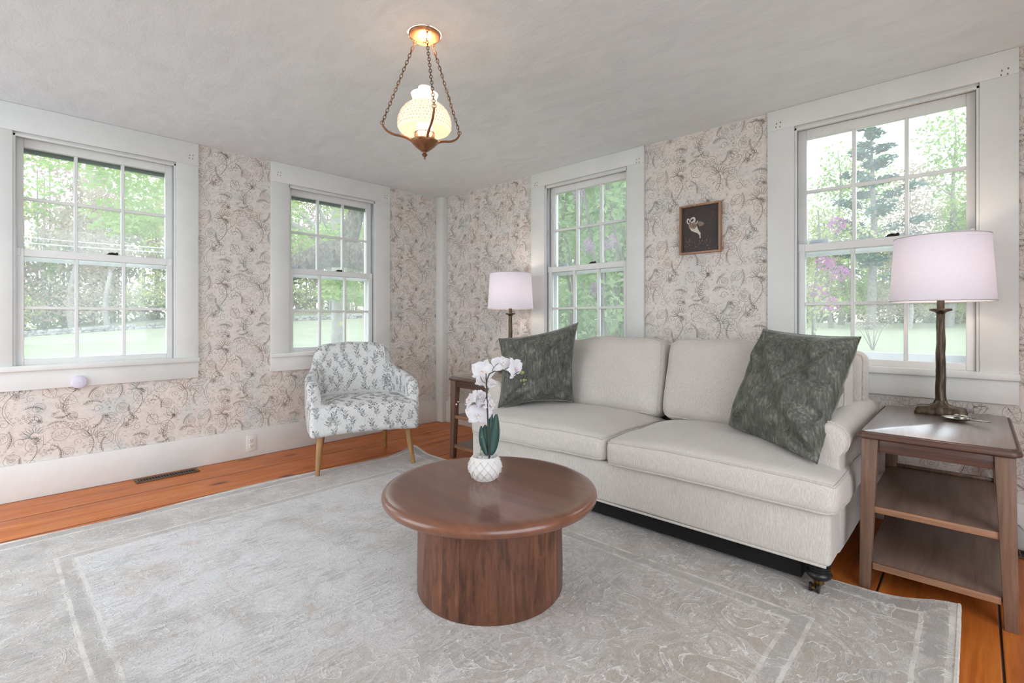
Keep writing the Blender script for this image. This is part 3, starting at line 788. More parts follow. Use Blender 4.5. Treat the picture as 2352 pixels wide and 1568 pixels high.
def soft_map(p, hs, r, deform, c):
    q = [clamp(p[i], -hs[i] + r, hs[i] - r) for i in range(3)]
    d = Vector([p[i] - q[i] for i in range(3)])
    if d.length > 1e-9:
        w = d / r; d = d.normalized() * r * max(abs(w.x), abs(w.y), abs(w.z))
    P = Vector(q) + d
    if deform: P = deform(P, hs)
    return (c[0] + P.x, c[1] + P.y, c[2] + P.z)
def welt(mb, c, size, r, deform, axis, sgn, rad, mi=0, k=26):
    hs = [x / 2 for x in size]; a, b = [i for i in range(3) if i != axis]
    raw = []
    def side(u0, u1, v0, v1):
        for i in range(k):
            t = i / k; t = .5 - .5 * math.cos(PI * t)
            raw.append((lerp(u0, u1, t), lerp(v0, v1, t)))
    A, B = hs[a], hs[b]
    side(-A, A, -B, -B); side(A, A, -B, B); side(A, -A, B, B); side(-A, -A, B, -B)
    pts = []
    for (u, v) in raw:
        p = [0, 0, 0]; p[axis] = sgn * hs[axis]; p[a] = u; p[b] = v
        q = soft_map(p, hs, r, deform, c)
        if not pts or (Vector(q) - Vector(pts[-1])).length > .004: pts.append(q)
    mb.tube(pts, rad, 6, mi, closed=True)

# ------------------------------------------------------------------ sofa
def sofa():
    root = thing('sofa', (2.78, -.65, 0), 'oatmeal linen two cushion sofa with rolled arms under the right wall windows', 'sofa')
    def nz(P, s, a, sd=0): return a * noise.noise(Vector((P.x * s + sd, P.y * s, P.z * s)))
    # base rail
    mb = MB(); c = (2.78, -.645, .232); size = (2.07, .985, .215)
    df = lambda P, hs: Vector((P.x, P.y + .004 * math.sin(P.x * 6), P.z))
    mb.soft(c, size, .022, df, n=26)
    mb.tube([(1.762, -1.1365, .1275), (2.3, -1.139, .1275), (3.0, -1.139, .1275), (3.80, -1.1365, .1275)], .0055, 6)
    mb.build('base', ['linen'], root, sharp=60)
    mb = MB(); mb.box(1.87, 3.70, -1.075, -.16, .030, .127); mb.build('shadow_board', 'shadow_black', root)  # added black board, stands in for deep shadow on the floor below
    # arms
    for sg, xc in ((1, 3.772), (-1, 1.788)):
        sec = [(-.072, .30), (-.072, .48), (-.073, .575)]
        for i in range(0, 15):
            a = PI - i * (PI + .75) / 14; sec.append((.000 + .073 * math.cos(a), .590 + .073 * math.sin(a)))
        sec += [(.050, .535), (.047, .50), (.047, .35), (.047, .20), (.043, .128), (-.04, .128)]
        mb = MB(); rows = []
        cx, cz = 0, .42
        for (y, sc, dz) in ((-.968, .72, 0), (-.966, .86, 0), (-.958, .955, 0), (-.94, 1.0, 0), (-.80, 1.0, .004), (-.5, 1.0, .008), (-.25, 1.0, .012), (-.13, 1.0, .014)):
            rows.append([(xc + sg * (cx + (x - cx) * sc + .004 * noise.noise(Vector((x * 9, y * 6, z * 9)))), y, (z if z < .2 else cz + (z - cz) * (sc if sc == 1 else .5 + sc * .5)) + (dz if z > .5 else 0)) for (x, z) in sec])
        mb.grid(rows, closev=True, flip=sg < 0); k = len(sec)
        mb.f.append(tuple(range(k)) if sg < 0 else tuple(reversed(range(k)))); mb.m.append(0)
        # welt round the arm front, then gathered pleats
        mb.tube([(xc + sg * (x * 1.0), -.942, z) for (x, z) in sec[1:18]], .005, 6, 1)
        mb.build('arm', ['linen', 'welt'], root, sharp=55)
    # back
    mb = MB(); c = (2.78, -.195, .63); size = (2.06, .15, .60)
    def db(P, hs): return Vector((P.x, P.y + .02 * (P.z / hs[2]) , P.z + .004 * math.sin(P.x * 5)))
    mb.soft(c, size, .055, db, n=26); welt(mb, c, size, .055, db, 1, -1, .0045, 1)
    mb.build('back', ['linen', 'welt'], root, sharp=60)
    # seat cushions
    for i, (x0, x1) in enumerate(((1.752, 2.797), (2.803, 3.846))):
        size = (x1 - x0, .78, .138); c = ((x0 + x1) / 2, -.775, .401)
        def ds(P, hs, i=i):
            u, v = P.x / hs[0], P.y / hs[1]
            k = (1 - u ** 4) * (1 - min(1, abs(v)) ** 4)
            z = P.z + (.045 * k if P.z > 0 else -.0) + .005 * noise.noise(Vector((P.x * 5 + i * 9, P.y * 5, 0)))
            y = P.y - (.022 * (1 - u * u) + .004 * noise.noise(Vector((P.x * 40, i, P.z * 4))) * (1 if abs(P.z) < .06 else .3) if v < -.8 else 0)
            if P.z > 0 and v > .5: z -= .02 * (v - .5)
            x = P.x + .008 * noise.noise(Vector((i * 3 + u, P.y * 6, P.z * 8)))
            return Vector((x, y, z + .008 * math.sin(u * 2.2 + i * 1.7) * (1 if v < 0 else .4)))
        mb = MB(); mb.soft(c, size, .045, ds, n=44)
        o = mb.build('seat_cushion', ['linen'], root, sharp=70)
        mb = MB(); welt(mb, c, size, .045, ds, 2, 1, .0055); welt(mb, c, size, .045, ds, 2, -1, .0055); mb.build('piping', 'welt', o)
    # back cushions
    for i, (xc, w, yc, tilt, roll, h) in enumerate(((2.325, .93, -.40, .20, -.012, .50), (3.287, .965, -.40, .20, .012, .50))):
        size = (w, .19, h); c = (xc, yc, .462 + h / 2)
        R = Matrix.Rotation(-tilt, 3, 'X') @ Matrix.Rotation(roll, 3, 'Y')
        def dc(P, hs, i=i):
            u, w_ = P.x / hs[0], P.z / hs[2]
            k = (1 - abs(u) ** 3) * (1 - abs(w_) ** 3)
            y = P.y + (-.055 * k if P.y < 0 else .03 * k)
            edge = max(abs(u), abs(w_)) ** 4
            y += .012 * edge * noise.noise(Vector((P.x * 11 + i * 5, 1, P.z * 11))) + .006 * noise.noise(Vector((P.x * 6 + i * 5, 3, P.z * 6)))
            x = P.x * (1 - .035 * (1 - w_ * w_) * 0 - .02 * (w_ > 0) * w_)
            z = P.z * 1.0 + .012 * (1 - u * u) * (1 if w_ > 0 else -.3) * abs(w_) + .007 * noise.noise(Vector((P.x * 9 + i * 4, 7, w_)))
            if i == 0 and w_ > 0: z -= .05 * w_ * smooth((-u + .1) / 1.1)
            if w_ > .6: z -= .012 * abs(u) ** 6
            return R @ Vector((x, y, z))
        mb = MB(); mb.soft(c, size, .06, dc, n=40)
        o = mb.build('back_cushion', ['linen'], root, sharp=70)
        mb = MB(); welt(mb, c, size, .06, dc, 1, -1, .0045); welt(mb, c, size, .06, dc, 1, 1, .0045); mb.build('piping', 'welt', o)
    # legs
    for x in (1.80, 3.765):
        mb = MB(); cc = (x, -1.085, 0)
        mb.lathe([(0, .126), (.047, .126), (.047, .121), (.040, .114), (.037, .110), (.0405, .107), (.040, .102), (.036, .0995), (.040, .096), (.0395, .092), (.036, .0895), (.040, .087), (.0455, .081), (.047, .074), (.044, .066), (.036, .058), (.027, .053), (0, .052)], cc, 28)
        leg = mb.build('leg', 'black_wood', root, weld=.0001)
        mb = MB(); mb.lathe([(0, .0535), (.021, .0535), (.020, .036), (.017, .033), (0, .033)], cc, 20)
        mb.tube([(x, -1.085, .034), (x - .008, -1.105, .030), (x - .012, -1.115, .0275)], [.013, .009, .008], 8)
        mb.box(x - .02, x - .006, -1.128, -1.104, .0235, .0325)
        ca = mb.build('caster', 'brass', leg, weld=.0001)
        mb = MB()
        for ox in (-.026, .001):
            mb.tube([(x + ox, -1.12, .0275), (x + ox + .009, -1.12, .0275)], .0175, 16)
        # wheels stand on the rug
        mb.build('wheel', 'black_wood', leg)
    for x in (1.82, 3.75):
        mb = MB(); mb.frust((x - .02, x + .02, -.24, -.20), (x - .026, x + .026, -.25, -.19), 0, .127); mb.build('leg', 'black_wood', root, bevel=.002)
sofa()

# ------------------------------------------------------------------ throw pillows
def pillow(name, corners, T, label, seed, mat='velvet', pinch=.09, fold=1.0, creases=()):
    TL, TR, BR, BL = [Vector(c) for c in corners]
    N = ((TR - TL).cross(BL - TL)).normalized()
    n = 46
    def base(u, v):
        uu = u * (1 - pinch * (1 - v * v)); vv = v * (1 - pinch * (1 - u * u))
        a, b = (uu + 1) / 2, (vv + 1) / 2
        return TL.lerp(TR, a).lerp(BL.lerp(BR, a), b)
    mb = MB()
    for sd in (1, -1):
        rows = []
        for i in range(n + 1):
            row = []
            for j in range(n + 1):
                u, v = -1 + 2 * i / n, -1 + 2 * j / n
                e = max(0, (1 - u * u) * (1 - v * v))
                h = T * e ** .38
                h *= 1 - .18 * smooth((abs(u) + abs(v) - 1.2) / .8)
                p = base(u, v)
                wr = 0
                for (cu, cv) in ((-1, -1), (1, -1), (1, 1), (-1, 1)):   # folds running in from each corner
                    du, dv = u - cu, v - cv; rr = math.hypot(du, dv); th = math.atan2(dv, du)
                    wr += math.exp(-(rr / .62) ** 2) * math.sin(th * 9 + seed + cu * 2 + 3 * noise.noise(Vector((u * 2 + seed, v * 2, 0)))) * rr
                wr *= .020 * fold
                wr += .012 * fold * noise.noise(Vector((u * 2.2 + seed, v * 2.2, 1.3))) + .006 * fold * noise.noise(Vector((u * 6 + seed, v * 4, 4)))
                for (a0, b0, a1, b1, amp, wd) in creases:
                    L2 = (a1 - a0) ** 2 + (b1 - b0) ** 2; t = clamp(((u - a0) * (a1 - a0) + (v - b0) * (b1 - b0)) / L2)
                    dd = ((u - a0) * (b1 - b0) - (v - b0) * (a1 - a0)) / math.sqrt(L2)
                    dist = math.hypot(u - lerp(a0, a1, t), v - lerp(b0, b1, t))
                    wr += amp * math.exp(-(dist / wd) ** 2) * (-1 + 1.5 * dd / wd) * (1 - .6 * t)
                q = p + N * sd * (h + wr * min(1, e * 6) * (1 if sd > 0 else .6))
                row.append(tuple(q))
            rows.append(row)
        mb.grid(rows, flip=sd < 0)
    o = mb.build(name, mat, weld=.0004, sharp=80)
    tag(o, label, 'pillow', 'velvet throw pillows')
    mb = MB(); edge = []
    for k in range(80):
        t = k / 80 * 4; s, f = int(t), t - int(t); w = -1 + 2 * f
        u, v = ((w, -1), (1, w), (-w, 1), (-1, -w))[s]
        edge.append(base(u, v))
    mb.tube([tuple(e) for e in edge], .0018, 6, closed=True)
    mb.build('seam', mat, o)
    return o
pillow('throw_pillow', [(1.83, -.965, .962), (2.205, -.555, 1.072), (2.19, -.585, .517), (1.842, -.985, .488)], .135, 'dark green grey velvet throw pillow at the left end of the sofa', 1.0, pinch=.11, fold=4.6, creases=((1, -.55, .45, -.35, .030, .09), (1, .1, .5, .05, .024, .08), (.95, .5, .55, .30, .026, .08), (-.95, -.9, -.4, -.55, .030, .10), (-.75, .95, -.5, .55, .012, .08), (.2, -1, .1, -.6, .012, .09)))
pillow('throw_pillow', [(3.418, -.61, 1.045), (3.852, -.70, 1.018), (3.752, -1.05, .503), (3.232, -.585, .512)], .15, 'dark green grey velvet throw pillow against the right arm of the sofa', 5.0, pinch=.045, fold=5.0, creases=((-.95, -.95, -.1, -.62, .036, .10), (1, -.15, .25, -.30, .036, .085), (.95, .35, .45, .15, .026, .085), (.9, .92, .35, .62, .038, .10), (-.3, -.85, .75, -.80, .016, .09), (1, .05, .75, .55, .014, .08), (-.9, .8, -.5, .55, .012, .08)))

# ------------------------------------------------------------------ armchair
def armchair():
    ang = math.atan2(.941, .338)
    root = thing('armchair', (1.016, -1.49, 0), 'small armchair in white fabric printed with grey sprigs below the corner window', 'armchair', rz=ang)
    seat = MB()
    def ds(P, hs):
        u, v = P.x / hs[0], P.y / hs[1]
        z = P.z + (.030 * (1 - u ** 4) * (1 - abs(v) ** 3) if P.z > 0 else 0)
        z += .018 * math.cos(u * PI / 2) * (P.z < 0) * (v < -.5) * 1.0
        return Vector((P.x * (1 - .06 * (v + 1) / 2), P.y, z))
    seat.soft((-.012, .23, .378), (.765, .585, .205), .032, ds, n=30)
    shell = MB()
    key = [(.392, .035, .575), (.397, .07, .618), (.400, .13, .640), (.400, .25, .655), (.393, .36, .668), (.376, .45, .682), (.356, .515, .700), (.335, .560, .745), (.322, .588, .815), (.308, .604, .862), (.275, .616, .884), (.14, .630, .898), (0, .636, .904)]
    key = key + [(-a, b, c) for (a, b, c) in reversed(key[:-1])]
    P = [Vector(k) for k in key]; path = []
    for i in range(len(P) - 1):
        p0, p1, p2, p3 = P[max(i - 1, 0)], P[i], P[i + 1], P[min(i + 2, len(P) - 1)]
        for s in range(5):
            t = s / 5
            path.append(.5 * ((2 * p1) + (p2 - p0) * t + (2 * p0 - 5 * p1 + 4 * p2 - p3) * t * t + (3 * p1 - p0 - 3 * p2 + p3) * t ** 3))
    path.append(P[-1]); n = len(path)
    rows = []
    for i, p in enumerate(path):
        t = path[min(i + 1, n - 1)] - path[max(i - 1, 0)]; t.z = 0; t.normalize()
        nr = Vector((-t.y, t.x, 0))      # towards the inside
        endf = min(i, n - 1 - i)
        th = .085 * (1 + .25 * smooth((p.y - .45) / .15)); h = p.z; yb = smooth((p.y - .42) / .2)
        z0 = .283
        sec = []
        for z in np.linspace(z0, h - .035, 8): sec.append((0, z))
        for k in range(1, 8):
            a = PI - PI * k / 8; sec.append((th / 2 + th / 2 * math.cos(a), h - .035 + .036 * math.sin(a)))
        for z in np.linspace(h - .035, .42, 8): sec.append((th + .012 * math.sin((z - .42) / max(.05, h - .455) * PI) * yb, z))
        row = []
        fwd = Vector((0, 0, 0))
        for (d, z) in sec:
            lean = yb * max(0, z - .42) * .16
            q = Vector((p.x, p.y, 0)) + nr * d + Vector((-.10 * p.x / .4 * yb * max(0, z - .6), lean, z))
            if z < .42: q.x *= 1 - .06 * (1 - (z - z0) / (.42 - z0)) * .6
            row.append(tuple(q))
        rows.append(row)
    # rounded arm fronts
    def capf(row, dirs):
        c = Vector(row[0]); m = Vector((sum(q[0] for q in row) / len(row), sum(q[1] for q in row) / len(row), 0)); out = []
        for (sc, dy) in dirs: out.append([(m.x + (q[0] - m.x) * sc, q[1] + dy, q[2] - (1 - sc) * .05 * (q[2] > .5)) for q in row])
        return out
    f = capf(rows[0], ((.92, -.012), (.70, -.020), (.30, -.0225))); b = capf(rows[-1], ((.92, -.012), (.70, -.020), (.30, -.0225)))
    rows = list(reversed(f)) + rows + b
    shell.grid(rows)
    for r0 in (rows[0], rows[-1]):
        shell.add(r0, [tuple(range(len(r0)))])
    # printed sprigs: one little branch, repeated over the cloth
    def sprig(k):
        rg = random.Random(k); L = []
        pts = [(0.0, -.045)]
        for i in range(1, 8): pts.append((pts[-1][0] + rg.uniform(-.006, .006) + .002 * i * .3, -.045 + i * .012))
        for i in range(len(pts) - 1):
            (a, b), (c, d) = pts[i], pts[i + 1]; w = .0011
            L.append([(a - w, b), (a + w, b), (c + w * .8, d), (c - w * .8, d)])
        def leafp(x, y, an, ln):
            ca, sa = math.cos(an), math.sin(an); q = []
            for (u, v) in ((0, 0), (.35, .30), (.7, .26), (1, 0), (.7, -.26), (.35, -.30)): q.append((x + ln * (ca * u - sa * v), y + ln * (sa * u + ca * v)))
            L.append(q)
        for i in range(2, 8):
            for sg in (-1, 1):
                x, y = pts[i]; an = PI / 2 + sg * rg.uniform(.5, 1.2); ln = rg.uniform(.016, .032)
                ex, ey = x + ln * math.cos(an), y + ln * math.sin(an)
                w = .0008
                L.append([(x - w, y), (x + w, y), (ex + w, ey), (ex - w, ey)])
                for j in range(5):
                    t = .3 + .18 * j
                    leafp(lerp(x, ex, t), lerp(y, ey, t), an + (1 if j % 2 else -1) * rg.uniform(.5, 1.1), rg.uniform(.005, .0085))
                leafp(ex, ey, an, .008)
        for j in range(4): leafp(rg.uniform(-.04, .04), rg.uniform(-.04, .05), rg.uniform(0, 6), .006)
        return L
    sprigs = [sprig(k) for k in range(6)]
    trees = [(mbx, BVHTree.FromPolygons([Vector(v) for v in mbx.v], mbx.f)) for mbx in (seat, shell)]
    def project(org, du, dv, direction, u0, u1, v0, v1, px, py, lim, rr=0):
        add = {0: ([], []), 1: ([], [])}
        i = 0; v = v0
        while v < v1:
            u = u0 + (px / 2 if i % 2 else 0); j = 0
            while u < u1:
                jr = random.Random(i * 31 + j * 7 + int(u0 * 100)); ju, jv, mir = jr.uniform(-.022, .022), jr.uniform(-.014, .014), jr.choice((-.8, .8))
                for poly in sprigs[jr.randrange(6)]:
                    poly = [(a * mir + ju, b * .8 + jv) for (a, b) in poly]
                    q = []
                    c = org + du * (u + sum(a for a, b in poly) / len(poly)) + dv * (v + sum(b for a, b in poly) / len(poly))
                    best = None
                    for k, (mbx, bv) in enumerate(trees):
                        loc, nr, ix, ds_ = bv.ray_cast(c, direction)
                        if loc is not None and (best is None or ds_ < best[0]): best = (ds_, k, nr)
                    if best is None or abs(best[2].dot(direction)) < lim: continue
                    ok = True
                    for (a, b) in poly:
                        s = org + du * (u + a) + dv * (v + b)
                        loc, nr, ix, ds_ = trees[best[1]][1].ray_cast(s, direction)
                        if loc is None or abs(ds_ - best[0]) > .03: ok = False; break
                        q.append(tuple(loc - direction * .0011))
                    if ok:
                        vs, fs = add[best[1]]; o = len(vs); vs.extend(q); fs.append(tuple(range(o, o + len(q))))
                u += px; j += 1
            v += py; i += 1
        for k in (0, 1):
            if add[k][1]: trees[k][0].add(add[k][0], add[k][1], 1)
    project(Vector((0, -1, 0)), Vector((1, 0, 0)), Vector((0, 0, 1)), Vector((0, 1, 0)), -.44, .46, .30, .95, .098, .060, .42)
    project(Vector((0, 0, 2)), Vector((1, 0, 0)), Vector((0, 1, 0)), Vector((0, 0, -1)), -.44, .46, -.05, .75, .098, .060, .72)
    project(Vector((-1, 0, 0)), Vector((0, -1, 0)), Vector((0, 0, 1)), Vector((1, 0, 0)), -.7, .05, .30, .9, .122, .062, .6)
    project(Vector((0, .2, 0)), Vector((0, 1, 0)), Vector((0, 0, 1)), Vector((-1, 0, 0)), -.2, .5, .46, .72, .122, .062, .6)
    project(Vector((0, .2, 0)), Vector((0, 1, 0)), Vector((0, 0, 1)), Vector((1, 0, 0)), -.2, .5, .46, .72, .122, .062, .6)
    seat.build('seat', ['chair_fabric', 'sprig'], root, local=True, sharp=60)
    shell.build('backrest', ['chair_fabric', 'sprig'], root, local=True, sharp=60)
    mb = MB(); mb.box(-.33, .31, .03, .50, .276, .284); mb.build('seat_bottom', 'chair_fabric', root, local=True)
    for (x0, y0, x1, y1) in ((-.318, .025, -.340, .0), (.300, .025, .338, 0), (-.24, .50, -.262, .60), (.235, .50, .262, .60)):
        mb = MB(); k = 10
        mb.tube([(x0, y0, .285), (lerp(x0, x1, .5), lerp(y0, y1, .5), .14), (x1, y1, .0015 if y1 > .3 or x1 < 0 else .013)], [.024, .020, .015], 16)
        mb.build('leg', 'oak_leg', root, local=True, sharp=60)
armchair()

# ------------------------------------------------------------------ end tables
def end_table(x0, yf, label):
    root = thing('end_table', (x0 + .23, yf + .40, 0), label, 'end table', 'matching brown end tables')
    w, dp, ht = .457, .80, .642
    X0, X1, Y0, Y1 = x0, x0 + w, yf, yf + dp
    mb = MB(); z0 = ht - .030; pts = []
    def outline(ins, r=.03):
        a0, a1, b0, b1 = X0 - .012 + ins, X1 + .012 - ins, Y0 - .018 + ins, Y1 + .03 - ins; q = []
        for (cx, cy, s) in ((a1 - r, b0 + r, -PI / 2), (a1 - r, b1 - r, 0), (a0 + r, b1 - r, PI / 2), (a0 + r, b0 + r, PI)):
            for i in range(5): q.append((cx + r * math.cos(s + i * PI / 8), cy + r * math.sin(s + i * PI / 8)))
        return q
    rows = []
    for ins, z in ((.010, z0), (.001, z0 + .006), (0, z0 + .012), (0.002, z0 + .020), (.006, z0 + .0255), (.010, z0 + .027), (.0115, z0 + .0245), (.013, z0 + .0245), (.0145, z0 + .0285), (.017, ht)): rows.append([(x, y, z) for (x, y) in outline(ins)])
    mb.grid(rows, closev=True, mi=1); k = len(rows[0]); mb.f.append(tuple((len(rows) - 1) * k + i for i in range(k))); mb.m.append(0); mb.f.append(tuple(reversed(range(k)))); mb.m.append(0)
    mb.build('tabletop', ['table_wood', 'table_rim'], root, sharp=30)
    lw = .055
    for sx in (0, 1):
        for sy in (0, 1):
            xa = X0 + .006 if sx == 0 else X1 - .006 - lw; ya = Y0 if sy == 0 else Y1 - lw
            mb = MB(); tap = .018
            bx = (xa, xa + lw - tap) if sx == 0 else (xa + tap, xa + lw); bx = (bx[0] - (.008 if sx == 0 else -.008), bx[1] - (.008 if sx == 0 else -.008))
            by = (ya, ya + lw - tap) if sy == 0 else (ya + tap, ya + lw)
            mb.frust((bx[0], bx[1], by[0], by[1]), (xa, xa + lw, ya, ya + lw), 0, z0); mb.build('leg', 'table_leg', root, bevel=.003)
    e = .012
    for nm, a in (('apron', (X0 + lw, X1 - lw, Y0 + e, Y0 + e + .02)), ('apron', (X0 + lw, X1 - lw, Y1 - e - .02, Y1 - e)), ('apron', (X0 + e, X0 + e + .02, Y0 + lw, Y1 - lw)), ('apron', (X1 - e - .02, X1 - e, Y0 + lw, Y1 - lw))):
        mb = MB(); mb.box(*a, z0 - .052, z0); mb.build(nm, 'table_rim', root, bevel=.0015)
    for z in (.318, .088):
        mb = MB(); mb.box(X0 + .014, X1 - .014, Y0 + .022, Y1 - .012, z, z + .018)
        sh = mb.build('shelf', 'table_shelf', root, bevel=.0015)
        mb = MB(); mb.box(X0 + .042, X1 - .042, Y0 + .008, Y0 + .0225, z - .004, z + .0215); mb.build('front_edge', 'table_edge', sh, bevel=.002)
        mb = MB(); mb.box(X0 + .05, X1 - .05, Y1 - .03, Y1 - .012, z + .018, z + .032); mb.build('back_rail', 'table_leg', sh, bevel=.002)
    return root
end_table(1.19, -.866, 'brown wooden end table with two shelves between the corner and the sofa')
end_table(3.878, -.928, 'brown wooden end table with two shelves at the right end of the sofa')

# ------------------------------------------------------------------ table lamps
def table_lamp(loc):
    root = thing('table_lamp', loc, '', 'lamp', 'matching bronze table lamps')
    bx, by, bz = loc
    mb = MB()
    # rectangular cast base with fluted edges
    def ol(sx, sy, fl=0):
        q = []; k = 14
        for (ax, ay, bx_, by_) in ((-1, -1, 1, -1), (1, -1, 1, 1), (1, 1, -1, 1), (-1, 1, -1, -1)):
            for i in range(k):
                t = i / k; f = 1 + fl * (.5 if i % 2 else -.5)
                q.append((bx + lerp(ax, bx_, t) * sx * (f if ax == bx_ else 1), by + lerp(ay, by_, t) * sy * (f if ay == by_ else 1)))
        return q
    rows = []
    for (sx, sy, z, fl) in ((.092, .058, 0, .05), (.094, .060, .008, .05), (.086, .053, .030, .06), (.082, .050, .034, .02), (.045, .034, .040, .06), (.026, .024, .052, .1), (.0215, .0215, .066, .06)):
        row = []
        for i, (x, y) in enumerate(ol(sx, sy, fl)):
            if z > .036:   # morph from rectangle to round
                a = math.atan2((y - by) / sy, (x - bx) / sx); t = smooth((z - .034) / .03)
                x = lerp(x, bx + sx * math.cos(a) * (1 + .08 * (i % 2)), t); y = lerp(y, by + sy * math.sin(a) * (1 + .08 * (i % 2)), t)
            row.append((x, y, bz + z))
        rows.append(row)
    mb.grid(rows, closev=True); mb.f.append(tuple(reversed(range(len(rows[0]))))); mb.m.append(0)
    mb.build('base', 'bronze', root, sharp=40)
    mb = MB(); rows = []
    for i in range(34):
        z = .060 + .425 * i / 33; r = lerp(.0205, .0150, i / 33); rows.append([(bx + (r + .0011 * math.sin(7 * a + 2.5 * noise.noise(Vector((a, z * 22, 0))))) * math.cos(a) + .001 * math.sin(z * 40), by + (r + .0011 * math.sin(7 * a + 2.5 * noise.noise(Vector((a, z * 22, 0))))) * math.sin(a), bz + z) for a in [2 * PI * j / 28 for j in range(28)]])
    mb.grid(rows, closev=True); mb.build('pole', 'bronze', root)
    mb = MB(); mb.lathe([(.0145, .478), (.02, .486), (.032, .492), (.040, .495), (.0415, .499), (.040, .504), (.030, .505), (0, .505)], loc, 40, mod=lambda a, z: 1 + (.03 if z > .49 else .012) * math.cos(18 * a)); mb.build('cup', 'bronze', root, weld=.0001)
    mb = MB(); mb.lathe([(0, .504), (.0145, .504), (.0145, .56), (0.012, .565), (0, .565)], loc, 20); mb.build('socket', 'bronze', root, weld=.0001)
    mb = MB(); mb.lathe([(0, .565), (.011, .57), (.016, .59), (.028, .62), (.030, .645), (.022, .665), (0, .675)], loc, 20); mb.build('bulb', 'bulb', root, weld=.0001)
    mb = MB(); rb, rt, zb, zt = .196, .178, .540, .845
    rows = [[(bx + r * math.cos(2 * PI * j / 72), by + r * math.sin(2 * PI * j / 72), bz + z) for j in range(72)] for (r, z) in ((rb, zb), (lerp(rb, rt, .5), (zb + zt) / 2), (rt, zt), (rt - .0015, zt), (lerp(rb, rt, .5) - .0015, (zb + zt) / 2), (rb - .0015, zb))]
    mb.grid(rows, closeu=True, closev=True)
    sh = mb.build('lamp_shade', 'shade', root, sharp=50)
    for (r, z) in ((rb, zb), (rt, zt)):
        mb = MB(); mb.tube([(bx + r * math.cos(2 * PI * j / 72), by + r * math.sin(2 * PI * j / 72), bz + z) for j in range(72)], .0022, 6, closed=True)
        mb.build('rim', 'shade_trim', sh)
    mb = MB()
    for k in range(3): mb.tube([(bx, by, bz + zt - .02), (bx + (rt - .002) * math.cos(k * 2.1), by + (rt - .002) * math.sin(k * 2.1), bz + zt - .004)], .0015, 5)
    mb.tube([(bx, by, bz + .675), (bx, by, bz + zt - .02)], .002, 6); mb.build('harp', 'brass', root)
    return root
LAMPS = [(4.103, -.255, .642), (1.30, -.285, .642)]
l1 = table_lamp(LAMPS[0]); l1['label'] = 'bronze table lamp with white drum shade on the right end table'
l2 = copy_tree(l1); l2.location = LAMPS[1]; l2['label'] = 'bronze table lamp with white drum shade on the end table in the corner'

# pewter dish
def dish():
    t = Vector((4.275, -.470, .642)); h = Vector((4.118, -.385, .642))
    dv = (t - h); L = dv.length; u = dv.normalized(); w = Vector((-u.y, u.x, 0))
    root = thing('trinket_dish', tuple((t + h) / 2), 'pewter spoon shaped trinket dish in front of the lamp on the right end table', 'dish')
    n = 30; rows = []; 
    prof = lambda s: .040 * math.sqrt(max(0, 1 - ((s - .26) / .30) ** 2)) if s < .5 else 0
    def width(s):
        a = .046 * math.sqrt(max(0, 1 - ((s - .30) / .30) ** 2)) if s < .6 else 0
        b = .011 + .004 * math.sin((s - .5) * 6) if s > .5 else 0
        return max(a, b if s < .97 else .006, .002)
    mb = MB()
    for lay in (0, 1):
        rows = []
        for i in range(n + 1):
            s = i / n; wd = width(s); row = []
            for j in range(13):
                v = -1 + 2 * j / 12
                bowl = max(0, 1 - ((s - .30) / .30) ** 2 - v * v) if s < .62 else 0
                z = .012 - .009 * bowl ** .7 + .008 * smooth((s - .5) / .5) * (1 - .3 * v * v) if True else 0
                row.append(tuple(h + u * (s * L * 1.02 - .004) + w * (wd * v) + Vector((0, 0, z + (.0022 if lay else 0)))))
            rows.append(row)
        mb.grid(rows, flip=not lay)
    mb.build('bowl', 'pewter', root, sharp=70)
    mb = MB()
    for k, (s, o, a) in enumerate(((.30, .038, .6), (.18, .036, 1.6), (.40, .030, -.2))):
        c = h + u * (s * L) + w * o + Vector((0, 0, .020)); mb.ball(tuple(c), .013, 6, 0, (1, .7, .35))
    c = h + u * (.5 * L) + w * .03 + Vector((0, 0, .017)); mb.tube([tuple(c), tuple(c + u * .02 + Vector((0, 0, .004)))], .002, 6)
    mb.build('leaf_ornament', 'pewter', root)
dish()

